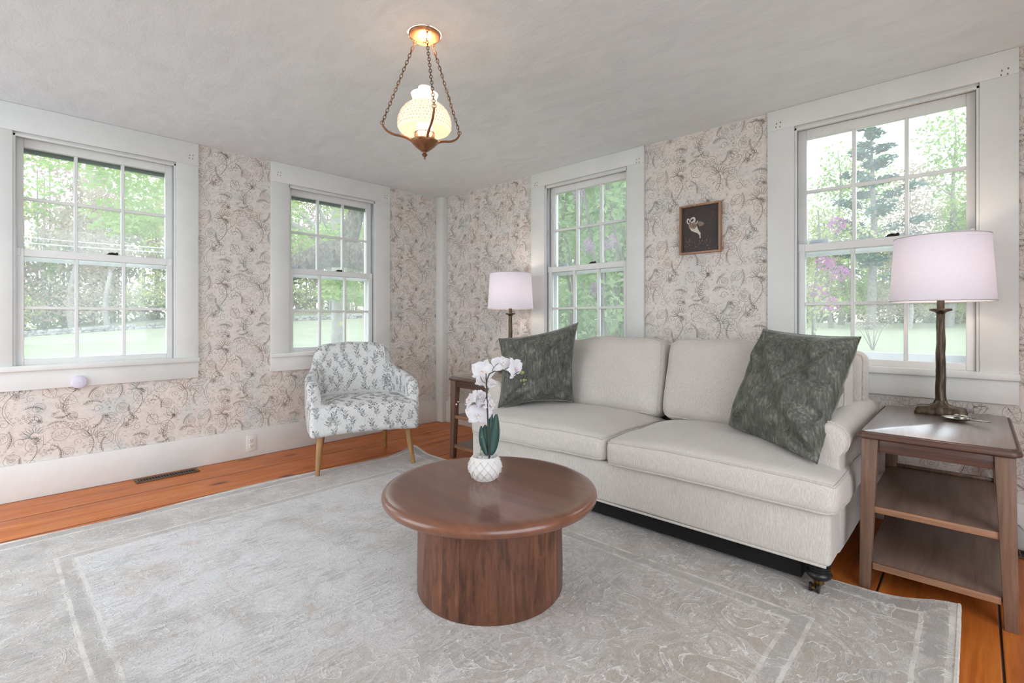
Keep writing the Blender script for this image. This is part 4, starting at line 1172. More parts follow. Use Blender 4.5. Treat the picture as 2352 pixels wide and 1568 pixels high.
# ------------------------------------------------------------------ framed owl picture
def picture():
    x0, x1, z0, z1 = 2.700, 2.985, 1.548, 1.886
    root = thing('framed_picture', ((x0 + x1) / 2, -.0, z0), 'small wood framed picture of a white owl on a dark ground', 'picture')
    mb = MB(); w = .012; d = .036
    mb.box(x0, x1, -d, -.0012, z0, z0 + w); mb.box(x0, x1, -d, -.0012, z1 - w, z1); mb.box(x0, x0 + w, -d, -.0012, z0 + w, z1 - w); mb.box(x1 - w, x1, -d, -.0012, z0 + w, z1 - w)
    mb.build('frame', 'frame_wood', root, bevel=.001)
    mb = MB(); mb.box(x0 + w, x1 - w, -.010, -.0015, z0 + w, z1 - w)
    def pt(u, v, k): return (x0 + w + (x1 - x0 - 2 * w) * u, -.0102 - .0003 * k, z1 - w - (z1 - z0 - 2 * w) * v)
    def ell(cu, cv, ru, rv, k, mi, rot=0, n=18):
        q = []
        for i in range(n):
            a = 2 * PI * i / n; dx, dy = ru * math.cos(a), rv * math.sin(a); q.append(pt(cu + dx * math.cos(rot) - dy * math.sin(rot), cv + dx * math.sin(rot) + dy * math.cos(rot), k))
        mb.add(q, [tuple(range(n))], mi)
    def poly(ps, k, mi): mb.add([pt(u, v, k) for (u, v) in ps], [tuple(range(len(ps)))], mi)
    poly([(.17, .36), (.24, .35), (.36, .345), (.40, .42), (.43, .50), (.47, .56), (.50, .585), (.495, .62), (.50, .70), (.475, .71), (.47, .64), (.42, .59), (.34, .56), (.25, .52), (.20, .45)], 1, 1)
    poly([(.18, .36), (.30, .345), (.385, .37), (.40, .44), (.33, .49), (.25, .47), (.20, .42)], 2, 2)
    poly([(.41, .37), (.46, .33), (.54, .35), (.60, .39), (.56, .43), (.47, .45)], 1, 2)
    for q in range(10): ell(.27 + .012 * q, .40 + .012 * (q % 4), .012, .006, 3, 3, q)
    ell(.165, .30, .046, .064, 3, 1, -.15); ell(.176, .308, .022, .036, 4, 0, -.25)
    ell(.288, .283, .076, .062, 3, 1, -.45); ell(.272, .290, .046, .026, 4, 0, -.55); ell(.345, .30, .018, .04, 4, 1, .3)
    ell(.40, .35, .012, .05, 3, 1, .6)
    rg = random.Random(3)
    for i in range(46):
        u, v = rg.uniform(.03, .75), rg.uniform(.66, .97)
        if v < .74 and u > .4: continue
        ell(u, v, rg.uniform(.006, .017), rg.uniform(.006, .013), 1, 3 if i % 3 else 2, rg.random() * 3, 7)
    for i in range(20): ell(rg.uniform(.56, .94), .36 + rg.uniform(-.06, .06) - .12 * (i % 3), rg.uniform(.006, .014), rg.uniform(.005, .011), 1, 3, rg.random() * 3, 7)
    mb.build('print', ['print_dark', 'print_cream', 'print_tan', 'print_grey'], root)
picture()

# ------------------------------------------------------------------ pendant lamp
def pendant():
    cx, cy = 2.397, -2.015
    root = thing('pendant_lamp', (cx, cy, H), 'copper pendant lamp with a lit white hobnail glass shade on three chains', 'pendant lamp')
    rx, ry = .729, .684      # its own left and right arms
    def at(a, r, z): return (cx + r * (rx * math.cos(a) - ry * math.sin(a)), cy + r * (ry * math.cos(a) + rx * math.sin(a)), z)
    mb = MB(); mb.lathe([(.058, 0), (.070, -.001), (.0715, -.006), (.069, -.012), (.062, -.017), (.052, -.024), (.036, -.031), (.018, -.035), (0, -.036)], (cx, cy, H), 48); can = mb.build('canopy', 'copper', root, weld=.0001)
    mb = MB(); mb.ball((cx, cy, H - .037), .007, 8); mb.build('canopy_screw', 'copper', can)
    angs = (PI, .72, -1.19)
    for k, a in enumerate(angs):
        # arm from the bowl rim
        pts = [at(a, r, z) for (r, z) in ((.052, 1.902), (.078, 1.920), (.108, 1.930), (.140, 1.937), (.168, 1.951), (.186, 1.970), (.192, 1.984))]
        fine = []
        for i in range(len(pts) - 1):
            p0, p1, p2, p3 = [Vector(pts[max(0, min(len(pts) - 1, q))]) for q in (i - 1, i, i + 1, i + 2)]
            for t in (0, .25, .5, .75): fine.append(.5 * ((2 * p1) + (p2 - p0) * t + (2 * p0 - 5 * p1 + 4 * p2 - p3) * t * t + (3 * p1 - p0 - 3 * p2 + p3) * t ** 3))
        fine.append(Vector(pts[-1]))
        mb = MB(); mb.tube(fine, [lerp(.0064, .0045, i / (len(fine) - 1)) for i in range(len(fine))], 10)
        mb.tube([tuple(Vector(pts[-1]) + Vector((rx * .009 * math.cos(t), ry * .009 * math.cos(t), .006 + .009 * math.sin(t)))) for t in [2 * PI * i / 12 for i in range(12)]], .0018, 6, closed=True)
        mb.build('arm', 'copper', root)
        A, Bp = Vector(at(a, .192, 1.992)), Vector(at(a, .040, H - .026)); n = 24
        mb = MB(); dirv = (Bp - A); sp = dirv.length / n; dn = dirv.normalized(); s1 = dn.orthogonal().normalized(); s2 = dn.cross(s1)
        for i in range(n):
            c = A + dirv * ((i + .5) / n); s = s1 if i % 2 else s2
            c += Vector((0, 0, -.012 * math.sin(PI * (i + .5) / n) * 0))
            mb.tube([tuple(c + dn * (sp * .66 * math.cos(t)) + s * (.0062 * math.sin(t))) for t in [2 * PI * j / 14 for j in range(14)]], .0015, 6, closed=True)
        if k == 1: mb.tube([tuple(A.lerp(Bp, t) + Vector((.004 * math.sin(t * 20), 0, 0))) for t in np.linspace(0, 1, 24)], .0014, 5)
        mb.build('chain', 'chain', root)
    # font bowl and finial
    mb = MB(); mb.lathe([(0, 1.909), (.058, 1.909), (.062, 1.906), (.061, 1.901), (.055, 1.893), (.044, 1.882), (.030, 1.870), (.018, 1.861), (.010, 1.857), (0, 1.856)], (cx, cy, 0), 48); bw = mb.build('bowl', 'copper', root, weld=.0001)
    mb = MB(); mb.lathe([(0, 1.858), (.008, 1.857), (.006, 1.852), (.012, 1.847), (.013, 1.843), (.009, 1.838), (.004, 1.835), (.005, 1.829), (.003, 1.823), (0, 1.822)], (cx, cy, 0), 20); mb.build('finial', 'copper', bw, weld=.0001)
    # pierced gallery
    mb = MB(); r = .044
    for j in range(22):
        for sg in (1, -1):
            mb.tube([(cx + r * math.cos(2 * PI * j / 22 + sg * t * .55), cy + r * math.sin(2 * PI * j / 22 + sg * t * .55), 1.909 + .032 * t) for t in (0, .25, .5, .75, 1)], .0011, 5)
    for z in (1.910, 1.941): mb.tube([(cx + r * math.cos(2 * PI * j / 40), cy + r * math.sin(2 * PI * j / 40), z) for j in range(40)], .0018, 6, closed=True)
    mb.build('gallery', 'copper', root)
    mb = MB(); mb.lathe([(.024, 1.912), (.032, 1.94), (.036, 1.97), (.030, 2.03), (.028, 2.15), (.0265, 2.15), (.0285, 2.03), (.0345, 1.97), (.0305, 1.94), (.0225, 1.912)], (cx, cy, 0), 32); mb.build('chimney', 'inner_glass', root)
    mb = MB()
    prof = [(.112, 1.950), (.1165, 1.958), (.1195, 1.972), (.1195, 1.990), (.115, 2.012), (.104, 2.036), (.088, 2.056), (.070, 2.072), (.057, 2.084), (.0535, 2.094), (.0555, 2.104), (.060, 2.113), (.0615, 2.119)]
    rows = []
    for (r, z) in prof: rows.append([(cx + r * math.cos(2 * PI * j / 56), cy + r * math.sin(2 * PI * j / 56), z) for j in range(56)])
    for (r, z) in reversed(prof): rows.append([(cx + (r - .0025) * math.cos(2 * PI * j / 56), cy + (r - .0025) * math.sin(2 * PI * j / 56), z) for j in range(56)])
    mb.grid(rows, closeu=True, closev=True)
    for i, (z, r) in enumerate(((1.968, .119), (1.982, .1198), (1.996, .1188), (2.010, .1157), (2.023, .1105), (2.036, .104), (2.048, .095), (2.059, .085))):
        k = int(2 * PI * r / .0145)
        for j in range(k):
            a = 2 * PI * (j + .5 * (i % 2)) / k; mb.ball((cx + r * math.cos(a), cy + r * math.sin(a), z), .0038, 3)
    mb.build('shade', 'milk_glass', root, sharp=70)
    mb = MB(); mb.lathe([(0, 1.912), (.010, 1.916), (.017, 1.932), (.019, 1.946), (.014, 1.960), (0, 1.966)], (cx, cy, 0), 16); mb.build('bulb', 'bulb', root, weld=.0001)
    return cx, cy
PCX, PCY = pendant()

# ------------------------------------------------------------------ potted orchid
def orchid():
    ox, oy, oz = 2.707, -1.932, .4202
    root = thing('potted_orchid', (ox, oy, oz), 'white artificial orchid in a scaled white pot on the coffee table', 'plant', rz=math.radians(43.2))
    S = 2.1 / 1136.6
    def q(cx, cy, d=0): return ((cx - 541.5) / 4.75 * S, d, .68 - (cy / 4.75 + 59) * S)
    mb = MB(); rows = []; nz_, na = 60, 156
    for i in range(nz_ + 1):
        t = i / nz_; z = .096 * t
        r = .045 + (.0705 - .045) * math.sin(min(1, t / .55) * PI / 2) if t < .55 else .0705 - (.0705 - .0555) * ((t - .55) / .45) ** 1.6
        row = []
        for j in range(na):
            a = 2 * PI * j / na; u = a * 13 / (2 * PI) + t * 2.6 + .5; v = a * 13 / (2 * PI) - t * 2.6
            p, w = u - math.floor(u), v - math.floor(v)
            e = ((1 - p) + w) / 2; env = smooth(t / .06) * smooth((.94 - t) / .08)
            rr = r + (.0085 * e ** 1.7 - .003) * env
            row.append((rr * math.cos(a), rr * math.sin(a), z))
        rows.append(row)
    for (r, z) in ((.0545, .0975), (.0525, .0965), (.052, .09), (.051, .078), (.0005, .078)): rows.append([(r * math.cos(2 * PI * j / na), r * math.sin(2 * PI * j / na), z) for j in range(na)])
    rows.insert(0, [(.0005 * math.cos(2 * PI * j / na), .0005 * math.sin(2 * PI * j / na), 0) for j in range(na)])
    mb.grid(rows, closev=True); mb.build('pot', 'ceramic', root, local=True, sharp=45)
    mb = MB(); rg = random.Random(5)
    for i in range(70):
        a, r = rg.uniform(0, 6.28), .046 * math.sqrt(rg.random()); mb.ball((r * math.cos(a), r * math.sin(a), .080 + rg.uniform(0, .004)), rg.uniform(.005, .008), 4, 0, (1, .8, .7))
    o = mb.build('pebbles', 'pebble', root, local=True); o['kind'] = 'stuff'
    mb = MB(); mb.tube([q(588, 1250), q(578, 1000), q(572, 850), q(562, 640), q(557, 480), q(553, 322)], [.0026, .0026, .0025, .0023, .0022, .0022], 8); mb.build('stake', 'stem_dark', root, local=True)
    mb = MB(); mb.tube([q(596, 1240, .006), q(588, 1050, .004), q(578, 860), q(566, 600, -.004), q(560, 450, -.004), q(566, 385, -.004), q(590, 325), q(640, 300), q(740, 289), q(800, 318), q(850, 342), q(912, 388)], [.0024] * 7 + [.0021, .002, .0018, .0016, .0013], 8)
    for br in ([(622, 300), (632, 265), (660, 232), (690, 208)], [(745, 292), (770, 268), (805, 250)], [(852, 342), (880, 315), (915, 300)], [(548, 430), (515, 405), (490, 355)], [(565, 455), (580, 490), (572, 515)], [(566, 560), (545, 600), (500, 690)], [(912, 388), (940, 405), (975, 430)]):
        mb.tube([q(*p) for p in br], .0014, 6)
    mb.build('stem', 'stem_dark', root, local=True)
    mb = MB(); mb.tube([q(493, 1225, .012), q(496, 1120, .012), q(502, 1010, .01)], .0024, 8); mb.build('second_stem', 'stem_green', root, local=True)
    def leaf(ps, wid, d0, d1, bend):
        mb = MB(); rows = []; n = 18
        P = [Vector(q(*p)) for p in ps]
        for i in range(n + 1):
            t = i / n; a = P[0].lerp(P[1], t); b = P[1].lerp(P[2], t); c = a.lerp(b, t); c.y += lerp(d0, d1, t) + bend * math.sin(PI * t)
            tn = ((P[1] - P[0]) * (1 - t) + (P[2] - P[1]) * t).normalized(); sd = Vector((tn.z, 0, -tn.x))
            w = wid * (math.sin(PI * min(1, t ** .75 * .93 + .06)) ** .75) + .002
            row = []
            for j in range(9):
                v = -1 + 2 * j / 8; row.append(tuple(c + sd * w * v + Vector((0, .35 * w * v * v + .12 * w * v, 0))))
            rows.append(row)
        mb.grid(rows); mb.grid([[(x, y + .0012, z) for (x, y, z) in r] for r in rows], flip=True)
        mb.build('leaf', 'leaf_dark', root, local=True, sharp=70)
    leaf([(585, 1222), (520, 1060), (545, 890)], .021, .014, .016, .0)
    leaf([(600, 1222), (640, 1000), (665, 776)], .024, .014, .024, .0)
    leaf([(565, 1215), (490, 1060), (500, 900)], .013, .006, .010, .0)
    leaf([(575, 1200), (600, 900), (605, 745)], .013, .02, .03, .0)
    def flower(c, face, size, roll=0.0, seed=0):
        rg = random.Random(seed); F = Vector(face).normalized(); up = Vector((0, 0, 1)); rt = F.cross(up)
        rt = rt.normalized() if rt.length > .1 else Vector((1, 0, 0)); up = rt.cross(F).normalized(); C = Vector(q(*c))
        size *= 1.13; mb = MB()
        def petal(an, ln, wd, cup, off, curl):
            rows = []; n = 10; an += roll
            ca, sa = math.cos(an), math.sin(an)
            for i in range(n + 1):
                t = i / n; w = wd * max(.05, math.sin(PI * min(1, .08 + .86 * t ** .8)) ** .8); row = []
                for j in range(9):
                    v = -1 + 2 * j / 8; l = ln * t * (1 - .08 * v * v)
                    x = ca * l - sa * w * v; y = sa * l + ca * w * v
                    h = off + cup * ln * (t * t * .5 + .25 * v * v * t) + curl * ln * t * t + .004 * math.sin(v * 4 + seed) * t + .003 * rg.uniform(-1, 1) * t
                    row.append(tuple(C + rt * x + up * y + F * h))
                rows.append(row)
            mb.grid(rows)
        for an in (PI / 2, PI / 2 + 2.25, PI / 2 - 2.25): petal(an, size * .95, size * .36, .15, -.004, -.15)
        for an in (.22, PI - .22): petal(an, size * 1.02, size * .58, .22, .0, -.1)
        fo = mb.build('flower', 'petal', root, local=True, sharp=80)
        mb = MB(); D = C + F * .006
        for (x, y, z, r) in ((0, -.005, .004, .006), (.006, -.002, .007, .0045), (-.006, -.002, .007, .0045), (0, -.012, .008, .005)): mb.ball(tuple(D + rt * x + up * y + F * z), r, 5, 0 if z > .005 else 1, (1, 1, 1))
        mb.build('lip', ['petal', 'throat'], fo, local=True)
    flower((515, 300, .022), (-.35, -1, .35), .052, .2, 1)
    flower((545, 430, .026), (.1, -.7, -.55), .044, .4, 2)
    flower((735, 222, .016), (.15, -.8, .75), .046, .1, 3)
    flower((870, 268, .014), (.9, -.7, .15), .046, -.3, 4)
    flower((390, 610, .012), (-.85, -.25, .75), .056, .2, 5)
    flower((490, 600, .024), (-.1, -.55, .9), .046, .9, 6)
    flower((470, 775, .022), (-.05, -1, .1), .053, .05, 7)
    flower((590, 665, .012), (.85, -.5, .1), .036, .4, 8)
    for (cx, cy, r, sc) in ((948, 310, .0075, (1.25, 1, 1)), (935, 398, .005, (1, 1, 1.2)), (965, 395, .0055, (1, 1, 1.3)), (988, 392, .004, (1, 1, 1)), (970, 435, .004, (1, 1, 1.3)), (230, 658, .003, (1, 1, 1)), (248, 630, .0025, (1, 1, 1))):
        mb = MB(); mb.ball(q(cx, cy), r, 8, 0, sc); mb.build('bud', 'bud' if cx > 300 else 'petal', root, local=True)
orchid()

# ------------------------------------------------------------------ outdoors
def ground(x, y):
    g = -.55
    L = smooth((-x - 3) / 8) * clamp((-x - 3) / 37, 0, 1.4)
    g += L * clamp(.28 + (y + 1.1) / 19 * 1.5, -.1, 2.0)
    g += .85 * clamp((y - 3) / 42, 0, 1.3) * smooth((x + 16) / 10)
    return g
def lawn():
    mb = MB(); xs = np.concatenate([np.linspace(-95, -20, 26), np.linspace(-18, 8, 27), np.linspace(11, 40, 12)]); ys = np.concatenate([np.linspace(-40, -6, 18), np.linspace(-4.5, 12, 16), np.linspace(14, 95, 28)])
    mb.grid([[(x, y, ground(x, y)) for y in ys] for x in xs], flip=False)
    tag(mb.build('lawn', 'lawn', loc=(0, 0, 0), sharp=80), 'pale green mown lawn outside the windows', 'lawn', kind='stuff')
lawn()
mb = MB(); mb.box(-.16, XR, YF, .16, -.75, -.1206); struct(mb.build('foundation_wall', 'stone', loc=(0, 0, 0)), None)

def leaf_quads(mb, cs, n, size, rg, mi=0, flat=.0):
    for _ in range(n):
        c = cs[rg.randrange(len(cs))]
        while True:
            p = Vector((rg.uniform(-1, 1), rg.uniform(-1, 1), rg.uniform(-1, 1)))
            if p.length <= 1: break
        p = Vector((c[0] + p.x * c[3], c[1] + p.y * c[3], c[2] + p.z * c[4]))
        a = Vector((rg.gauss(0, 1), rg.gauss(0, 1), rg.gauss(0, 1) * (1 - flat))).normalized(); b = a.orthogonal().normalized()
        b = (Matrix.Rotation(rg.uniform(0, 6.28), 3, a) @ b); d = a.cross(b); s = size * rg.uniform(.5, 1.2)
        if flat: b.z *= (1 - flat); d.z *= (1 - flat)
        mb.add([p + b * s, p + d * s * .55, p - b * s, p - d * s * .55], [(0, 1, 2, 3)], mi)
def branchy(mb, base, top, r0, r1, rg, nb=6, bl=2.0, bend=.3, start=.35):
    B, T = Vector(base), Vector(top); n = 8; pts = []
    for i in range(n + 1):
        t = i / n; p = B.lerp(T, t); p.x += bend * noise.noise(Vector((t * 3, base[0], 1))); p.y += bend * noise.noise(Vector((t * 3, base[1], 9))); pts.append(p)
    mb.tube(pts, [lerp(r0, r1, i / n) for i in range(n + 1)], 8)
    ends = []
    for k in range(nb):
        t = lerp(start, .96, (k + rg.random() * .6) / nb); p = pts[int(t * n)]; a = rg.uniform(0, 6.28)
        e = p + Vector((math.cos(a), math.sin(a), rg.uniform(.5, 1.1))) * bl * rg.uniform(.6, 1.1) * (1.15 - t * .6)
        m = p.lerp(e, .5) + Vector((0, 0, .12 * bl)); rr = lerp(r0, r1, t) * .45
        mb.tube([p, m, e], [rr, rr * .6, rr * .25], 5); ends.append(e)
        for q in range(2):
            f = m + Vector((rg.uniform(-1, 1), rg.uniform(-1, 1), rg.uniform(.2, 1))) * bl * .5; mb.tube([m, f], [rr * .5, rr * .15], 4); ends.append(f)
    return ends
def wood_tree(seed, h, leafm, barkm, nl, sz, dens_lo):
    rg = random.Random(seed)
    root = thing('woodland_tree', (0, 0, 0), '', 'tree', 'woodland trees beyond the lawn')
    mb = MB(); ends = branchy(mb, (0, 0, -.3), (rg.uniform(-.8, .8), rg.uniform(-.8, .8), h), h * .016 + .05, .03, rg, 11, h * .19, .5, .22)
    mb.build('trunk', barkm, root, sharp=80)
    cs = [(e.x, e.y, e.z, h * .10, h * .075) for e in ends] + [(0, 0, h * f, h * .13, h * .09) for f in (.55, .7, .85, .97)]
    mb = MB(); leaf_quads(mb, cs, nl, sz, rg)
    if dens_lo: leaf_quads(mb, [(rg.uniform(-2.5, 2.5), rg.uniform(-2.5, 2.5), h * rg.uniform(.06, .3), 1.6, 1.1) for _ in range(6)], dens_lo, sz * .85, rg)
    mb.build('foliage', leafm, root)
    return root
PROT = [wood_tree(11, 17, 'leaf_spring', 'bark_pale', 2300, .20, 700), wood_tree(12, 15, 'leaf_bud', 'bark_pale', 2500, .19, 600), wood_tree(13, 18, 'leaf_mid', 'bark', 2500, .21, 800), wood_tree(14, 13, 'leaf_spring', 'bark', 2300, .18, 800)]
KIND = ['tall pale trunked woodland tree with thin spring leaves', 'woodland tree with pinkish tan budding leaves', 'mid green leafed tall woodland tree', 'short light green woodland tree with low branches']
used = [False] * 4
def wood_at(x, y, k, rz, sc, where):
    o = PROT[k] if not used[k] else copy_tree(PROT[k]); used[k] = True
    o.location = (x, y, ground(x, y)); o.rotation_euler = (0, 0, rz); o.scale = (sc, sc, sc)
    o['label'] = KIND[k] + where
rg = random.Random(21)
A0, A1 = Vector((-56, -14)), Vector((-33, 30)); nrm = Vector((-.88, .47))
spots = []
for i in range(22):
    t = (i + rg.uniform(-.3, .3)) / 21; p = A0.lerp(A1, t) + nrm * rg.choice((0.5, 3.5, 8.0, 12.0)); spots.append((p.x, p.y, ' beyond the left windows'))
for i in range(17):
    t = (i + rg.uniform(-.3, .3)) / 16; p = Vector((-22, 47)).lerp(Vector((13, 58)), t) + Vector((-.3, .95)) * rg.choice((.5, 3.0, 7.0, 10.0)); spots.append((p.x, p.y, ' beyond the right windows'))
spots += [(2.6, 49.0, ' beyond the right windows'), (.3, 46.5, ' beyond the right windows'), (4.6, 52.0, ' beyond the right windows'), (-4.6, 45.0, ' beyond the right windows')]
spots += [(-9 - 2.6 * i + rg.uniform(-.8, .8), 17 + 3.0 * i + rg.uniform(-1, 1), ' beyond the lilac bush') for i in range(6)]
for i, (x, y, wh) in enumerate(spots): wood_at(x, y, (i * 3 + rg.randrange(2)) % 4 if i > 3 else i, rg.uniform(0, 6.28), rg.uniform(.8, 1.12) * (.84 if 'right' in wh else 1), wh)

def far_woods():
    rg = random.Random(5); mb = MB()
    lines = [((-72, -26), (-50, 52), 17), ((-40, 68), (26, 74), 11)]
    for (a, b, h) in lines:
        A, B = Vector(a), Vector(b); L = (B - A).length
        for i in range(int(L / .75)):
            p = A.lerp(B, rg.random()) + Vector((rg.uniform(-4, 4), rg.uniform(-4, 4))); z = ground(p.x, p.y) - .5
            mb.tube([(p.x, p.y, z), (p.x + rg.uniform(-.5, .5), p.y, z + h * rg.uniform(.6, 1))], [rg.uniform(.08, .24), .05], 5, 1)
        cs = []
        for i in range(int(L * 5)):
            p = A.lerp(B, rg.random()); hh = h * rg.random() ** 1.05 * (.75 + .4 * noise.noise(Vector((p.x * .2, p.y * .2, 0)))); cs.append((p.x + rg.uniform(-5, 5), p.y + rg.uniform(-5, 5), ground(p.x, p.y) + hh, 2.2, 1.5))
        leaf_quads(mb, cs[::2], 24000, .33, rg, 0); leaf_quads(mb, cs[1::2], 24000, .33, rg, 2)
    tag(mb.build('distant_woods', ['leaf_mid', 'bark', 'leaf_bud'], loc=(0, 0, 0)), 'hazy mass of distant woods closing the view behind the lawn', 'woods', kind='stuff')
far_woods()

def pine():
    rg = random.Random(8); x, y = -1.7, 43.2; g = ground(x, y); h = 15.6
    root = thing('pine_tree', (x, y, g), 'tall dark blue green pine rising against the white sky', 'tree')
    mb = MB(); mb.tube([(x, y, g), (x + .2, y, g + 8), (x, y, g + h)], [.34, .22, .04], 8)
    cs = []
    for i in range(26):
        t = i / 25; z = g + 3.5 + (h - 3.7) * t; a = i * 2.4; ln = lerp(4.2, .7, t ** 1.1) * rg.uniform(.65, 1.2)
        e = Vector((x + ln * math.cos(a), y + ln * math.sin(a), z + ln * .28)); mb.tube([(x, y, z), tuple(e)], [.07, .02], 4)
        for q in (.45, .75, 1.0): p = Vector((x, y, z)).lerp(e, q); cs.append((p.x, p.y, p.z + .1, .75 * (1.1 - .5 * t) + .12, .30))
    cs.append((x, y, g + h, .3, .6))
    mb.build('trunk', 'bark', root, sharp=80); mb = MB(); leaf_quads(mb, cs, 4200, .24, rg, 0, .45); mb.build('foliage', 'leaf_pine', root)
pine()

def maple():
    rg = random.Random(4); x, y = -8.0, 2.97; g = ground(x, y)
    root = thing('maple_tree', (x, y, g), 'bright green maple with a pale trunk on the lawn outside the window behind the armchair', 'tree')
    mb = MB(); mb.tube([(x, y, g - .2), (x + .02, y, g + 1.2), (x - .03, y + .03, g + 2.6), (x - .1, y, g + 5), (x, y, g + 8)], [.22, .185, .17, .14, .06], 12)
    for (e, r) in (((-10.5, -1.2, 4.6), .09), ((-7.4, 1.4, 4.2), .07), ((-11.6, -2.6, 5.2), .07), ((-6.6, 3.6, 5.0), .07), ((-9.2, -.2, 5.2), .07)):
        mb.tube([(x, y, g + 3.4), tuple(Vector((x, y, g + 3.4)).lerp(Vector(e), .5) + Vector((0, 0, .5))), e], [r, r * .6, r * .2], 6)
    mb.build('trunk', 'bark_pale', root, sharp=80)
    cs = []
    for i in range(30): cs.append((rg.uniform(-12.6, -8.6), rg.uniform(-3.0, 1.0), rg.uniform(3.75, 6.5), .75, .26))
    for i in range(9): cs.append((rg.uniform(-11.4, -9.4), rg.uniform(-1.3, .4), rg.uniform(3.2, 3.8), .5, .2))
    for i in range(26): cs.append((rg.uniform(-8.8, -6.4), rg.uniform(1.0, 3.6), rg.uniform(3.0, 6.0), .6, .28))
    for i in range(9): cs.append((rg.uniform(-7.6, -6.2), rg.uniform(1.8, 3.1), rg.uniform(1.5, 2.15), .36, .2))
    mb = MB(); leaf_quads(mb, cs, 9000, .085, rg, 0, .3); mb.build('foliage', 'leaf_maple', root)
    mb = MB(); mb.box(-7.80, -7.79, 2.89, 3.03, .91, 1.02); mb.build('trail_tag', 'tag', root)
maple()
def old_tree():
    root = thing('leaning_tree', (-2.9, 2.3, -.55), 'thick furrowed trunk and limb crossing the window behind the armchair', 'tree')
    def cr(P, n=5):
        out = []
        for i in range(len(P) - 1):
            p0, p1, p2, p3 = [Vector(P[max(0, min(len(P) - 1, k))]) for k in (i - 1, i, i + 1, i + 2)]
            for s in range(n):
                t = s / n; out.append(.5 * ((2 * p1) + (p2 - p0) * t + (2 * p0 - 5 * p1 + 4 * p2 - p3) * t * t + (3 * p1 - p0 - 3 * p2 + p3) * t ** 3))
        return out + [Vector(P[-1])]
    def limb(P, r0, r1):
        pts = cr(P); k = len(pts); mb.tube(pts, [lerp(r0, r1, i / (k - 1)) * (1 + .16 * noise.noise(pts[i] * 2.3)) for i in range(k)], 16)
    mb = MB(); limb([(-2.9, 2.35, -.7), (-3.05, 2.15, .6), (-3.35, 1.85, 1.6), (-3.85, 1.38, 2.17), (-4.33, .92, 2.27), (-4.70, .58, 2.08), (-5.1, .2, 1.92), (-6.2, -.6, 1.75)], .27, .21)
    limb([(-4.16, 1.10, 2.30), (-4.06, 1.19, 2.75), (-3.98, 1.26, 3.1), (-3.84, 1.38, 3.75), (-3.6, 1.6, 4.8)], .17, .13)
    mb.build('trunk', 'bark_dark', root, sharp=80)
    rg = random.Random(14); mb = MB(); leaf_quads(mb, [(rg.uniform(-5, -3), rg.uniform(.6, 2.6), rg.uniform(3.6, 5.2), .4, .25) for _ in range(10)], 900, .07, rg, 0, .3); mb.build('foliage', 'leaf_maple', root)
old_tree()
def lilac():
    rg = random.Random(6); root = thing('lilac_bush', (.9, 1.7, -.55), 'leafy lilac bush with purple blossoms filling the window left of the picture', 'bush')
    mb = MB()
    for i in range(20):
        bx, by = rg.uniform(-.2, 1.9), rg.uniform(1.2, 2.6)
        mb.tube([(bx, by, -.6), (bx + rg.uniform(-.2, .2), by + rg.uniform(-.2, .2), 1.2), (bx + rg.uniform(-.5, .5), by + rg.uniform(-.4, .4), 3.6)], [.03, .022, .01], 6)
    mb.build('stems', 'bark', root, sharp=80)
    cs = [(rg.uniform(-1.2, 2.2), rg.uniform(1.0, 3.6), rg.uniform(-.4, 4.2), .38, .38) for _ in range(110)]
    mb = MB(); leaf_quads(mb, cs, 20000, .056, rg, 0, .15); mb.build('foliage', 'leaf_lilac', root)
    mb = MB(); leaf_quads(mb, [(rg.uniform(-3.2, .9), rg.uniform(2.6, 5.6), rg.uniform(-.3, 5.4), .55, .5) for _ in range(80)], 15000, .085, rg, 0, .15); mb.build('foliage', 'leaf_lilac', root)
    for c in ((1.364, .80, 1.83), (1.53, .94, 1.86), (1.42, .84, 1.39), (1.75, 1.1, 1.55), (1.2, .85, 2.4)):
        mb = MB(); leaf_quads(mb, [(c[0], c[1], c[2], .07, .085)], 110, .017, rg); mb.build('blossom', 'bloom', root)
lilac()
def redbud():
    rg = random.Random(9); x, y = 2.0, 7.1; root = thing('flowering_tree', (x, y, ground(x, y)), 'small tree with bright purple pink blossoms at the left of the right window view', 'tree')
    mb = MB(); ends = branchy(mb, (x, y, ground(x, y) - .1), (x + .1, y, 3.1), .05, .012, rg, 10, .9, .2, .25); mb.build('trunk', 'bark', root, sharp=80)
    mb = MB(); leaf_quads(mb, [(e.x, e.y, e.z, .22, .2) for e in ends], 700, .045, rg); mb.build('foliage', 'leaf_spring', root)
    for c in ((2.39, 7.2, 2.80), (2.25, 7.0, 2.1), (2.1, 7.1, 1.6), (2.45, 7.0, 1.9), (2.3, 7.1, 1.35)):
        mb = MB(); leaf_quads(mb, [(c[0], c[1], c[2], .17, .15)], 110, .035, rg); mb.build('blossom', 'bloom_pink', root)
redbud()
def garden_shrub(x, y, h, label, leafm, seed, nm='shrub'):
    rg = random.Random(seed); g = ground(x, y); root = thing(nm, (x, y, g), label, 'shrub')
    mb = MB(); ends = []
    for i in range(7):
        e = Vector((x + rg.uniform(-.5, .5) * h, y + rg.uniform(-.5, .5) * h, g + h * rg.uniform(.6, 1))); mb.tube([(x, y, g - .05), tuple(Vector((x, y, g)).lerp(e, .5) + Vector((0, 0, .1))), tuple(e)], [.02, .014, .006], 5); ends.append(e)
    mb.build('stems', 'bark', root, sharp=80); mb = MB(); leaf_quads(mb, [(e.x, e.y, e.z, .28 * h, .2 * h) for e in ends], 320, .045, rg); mb.build('foliage', leafm, root)
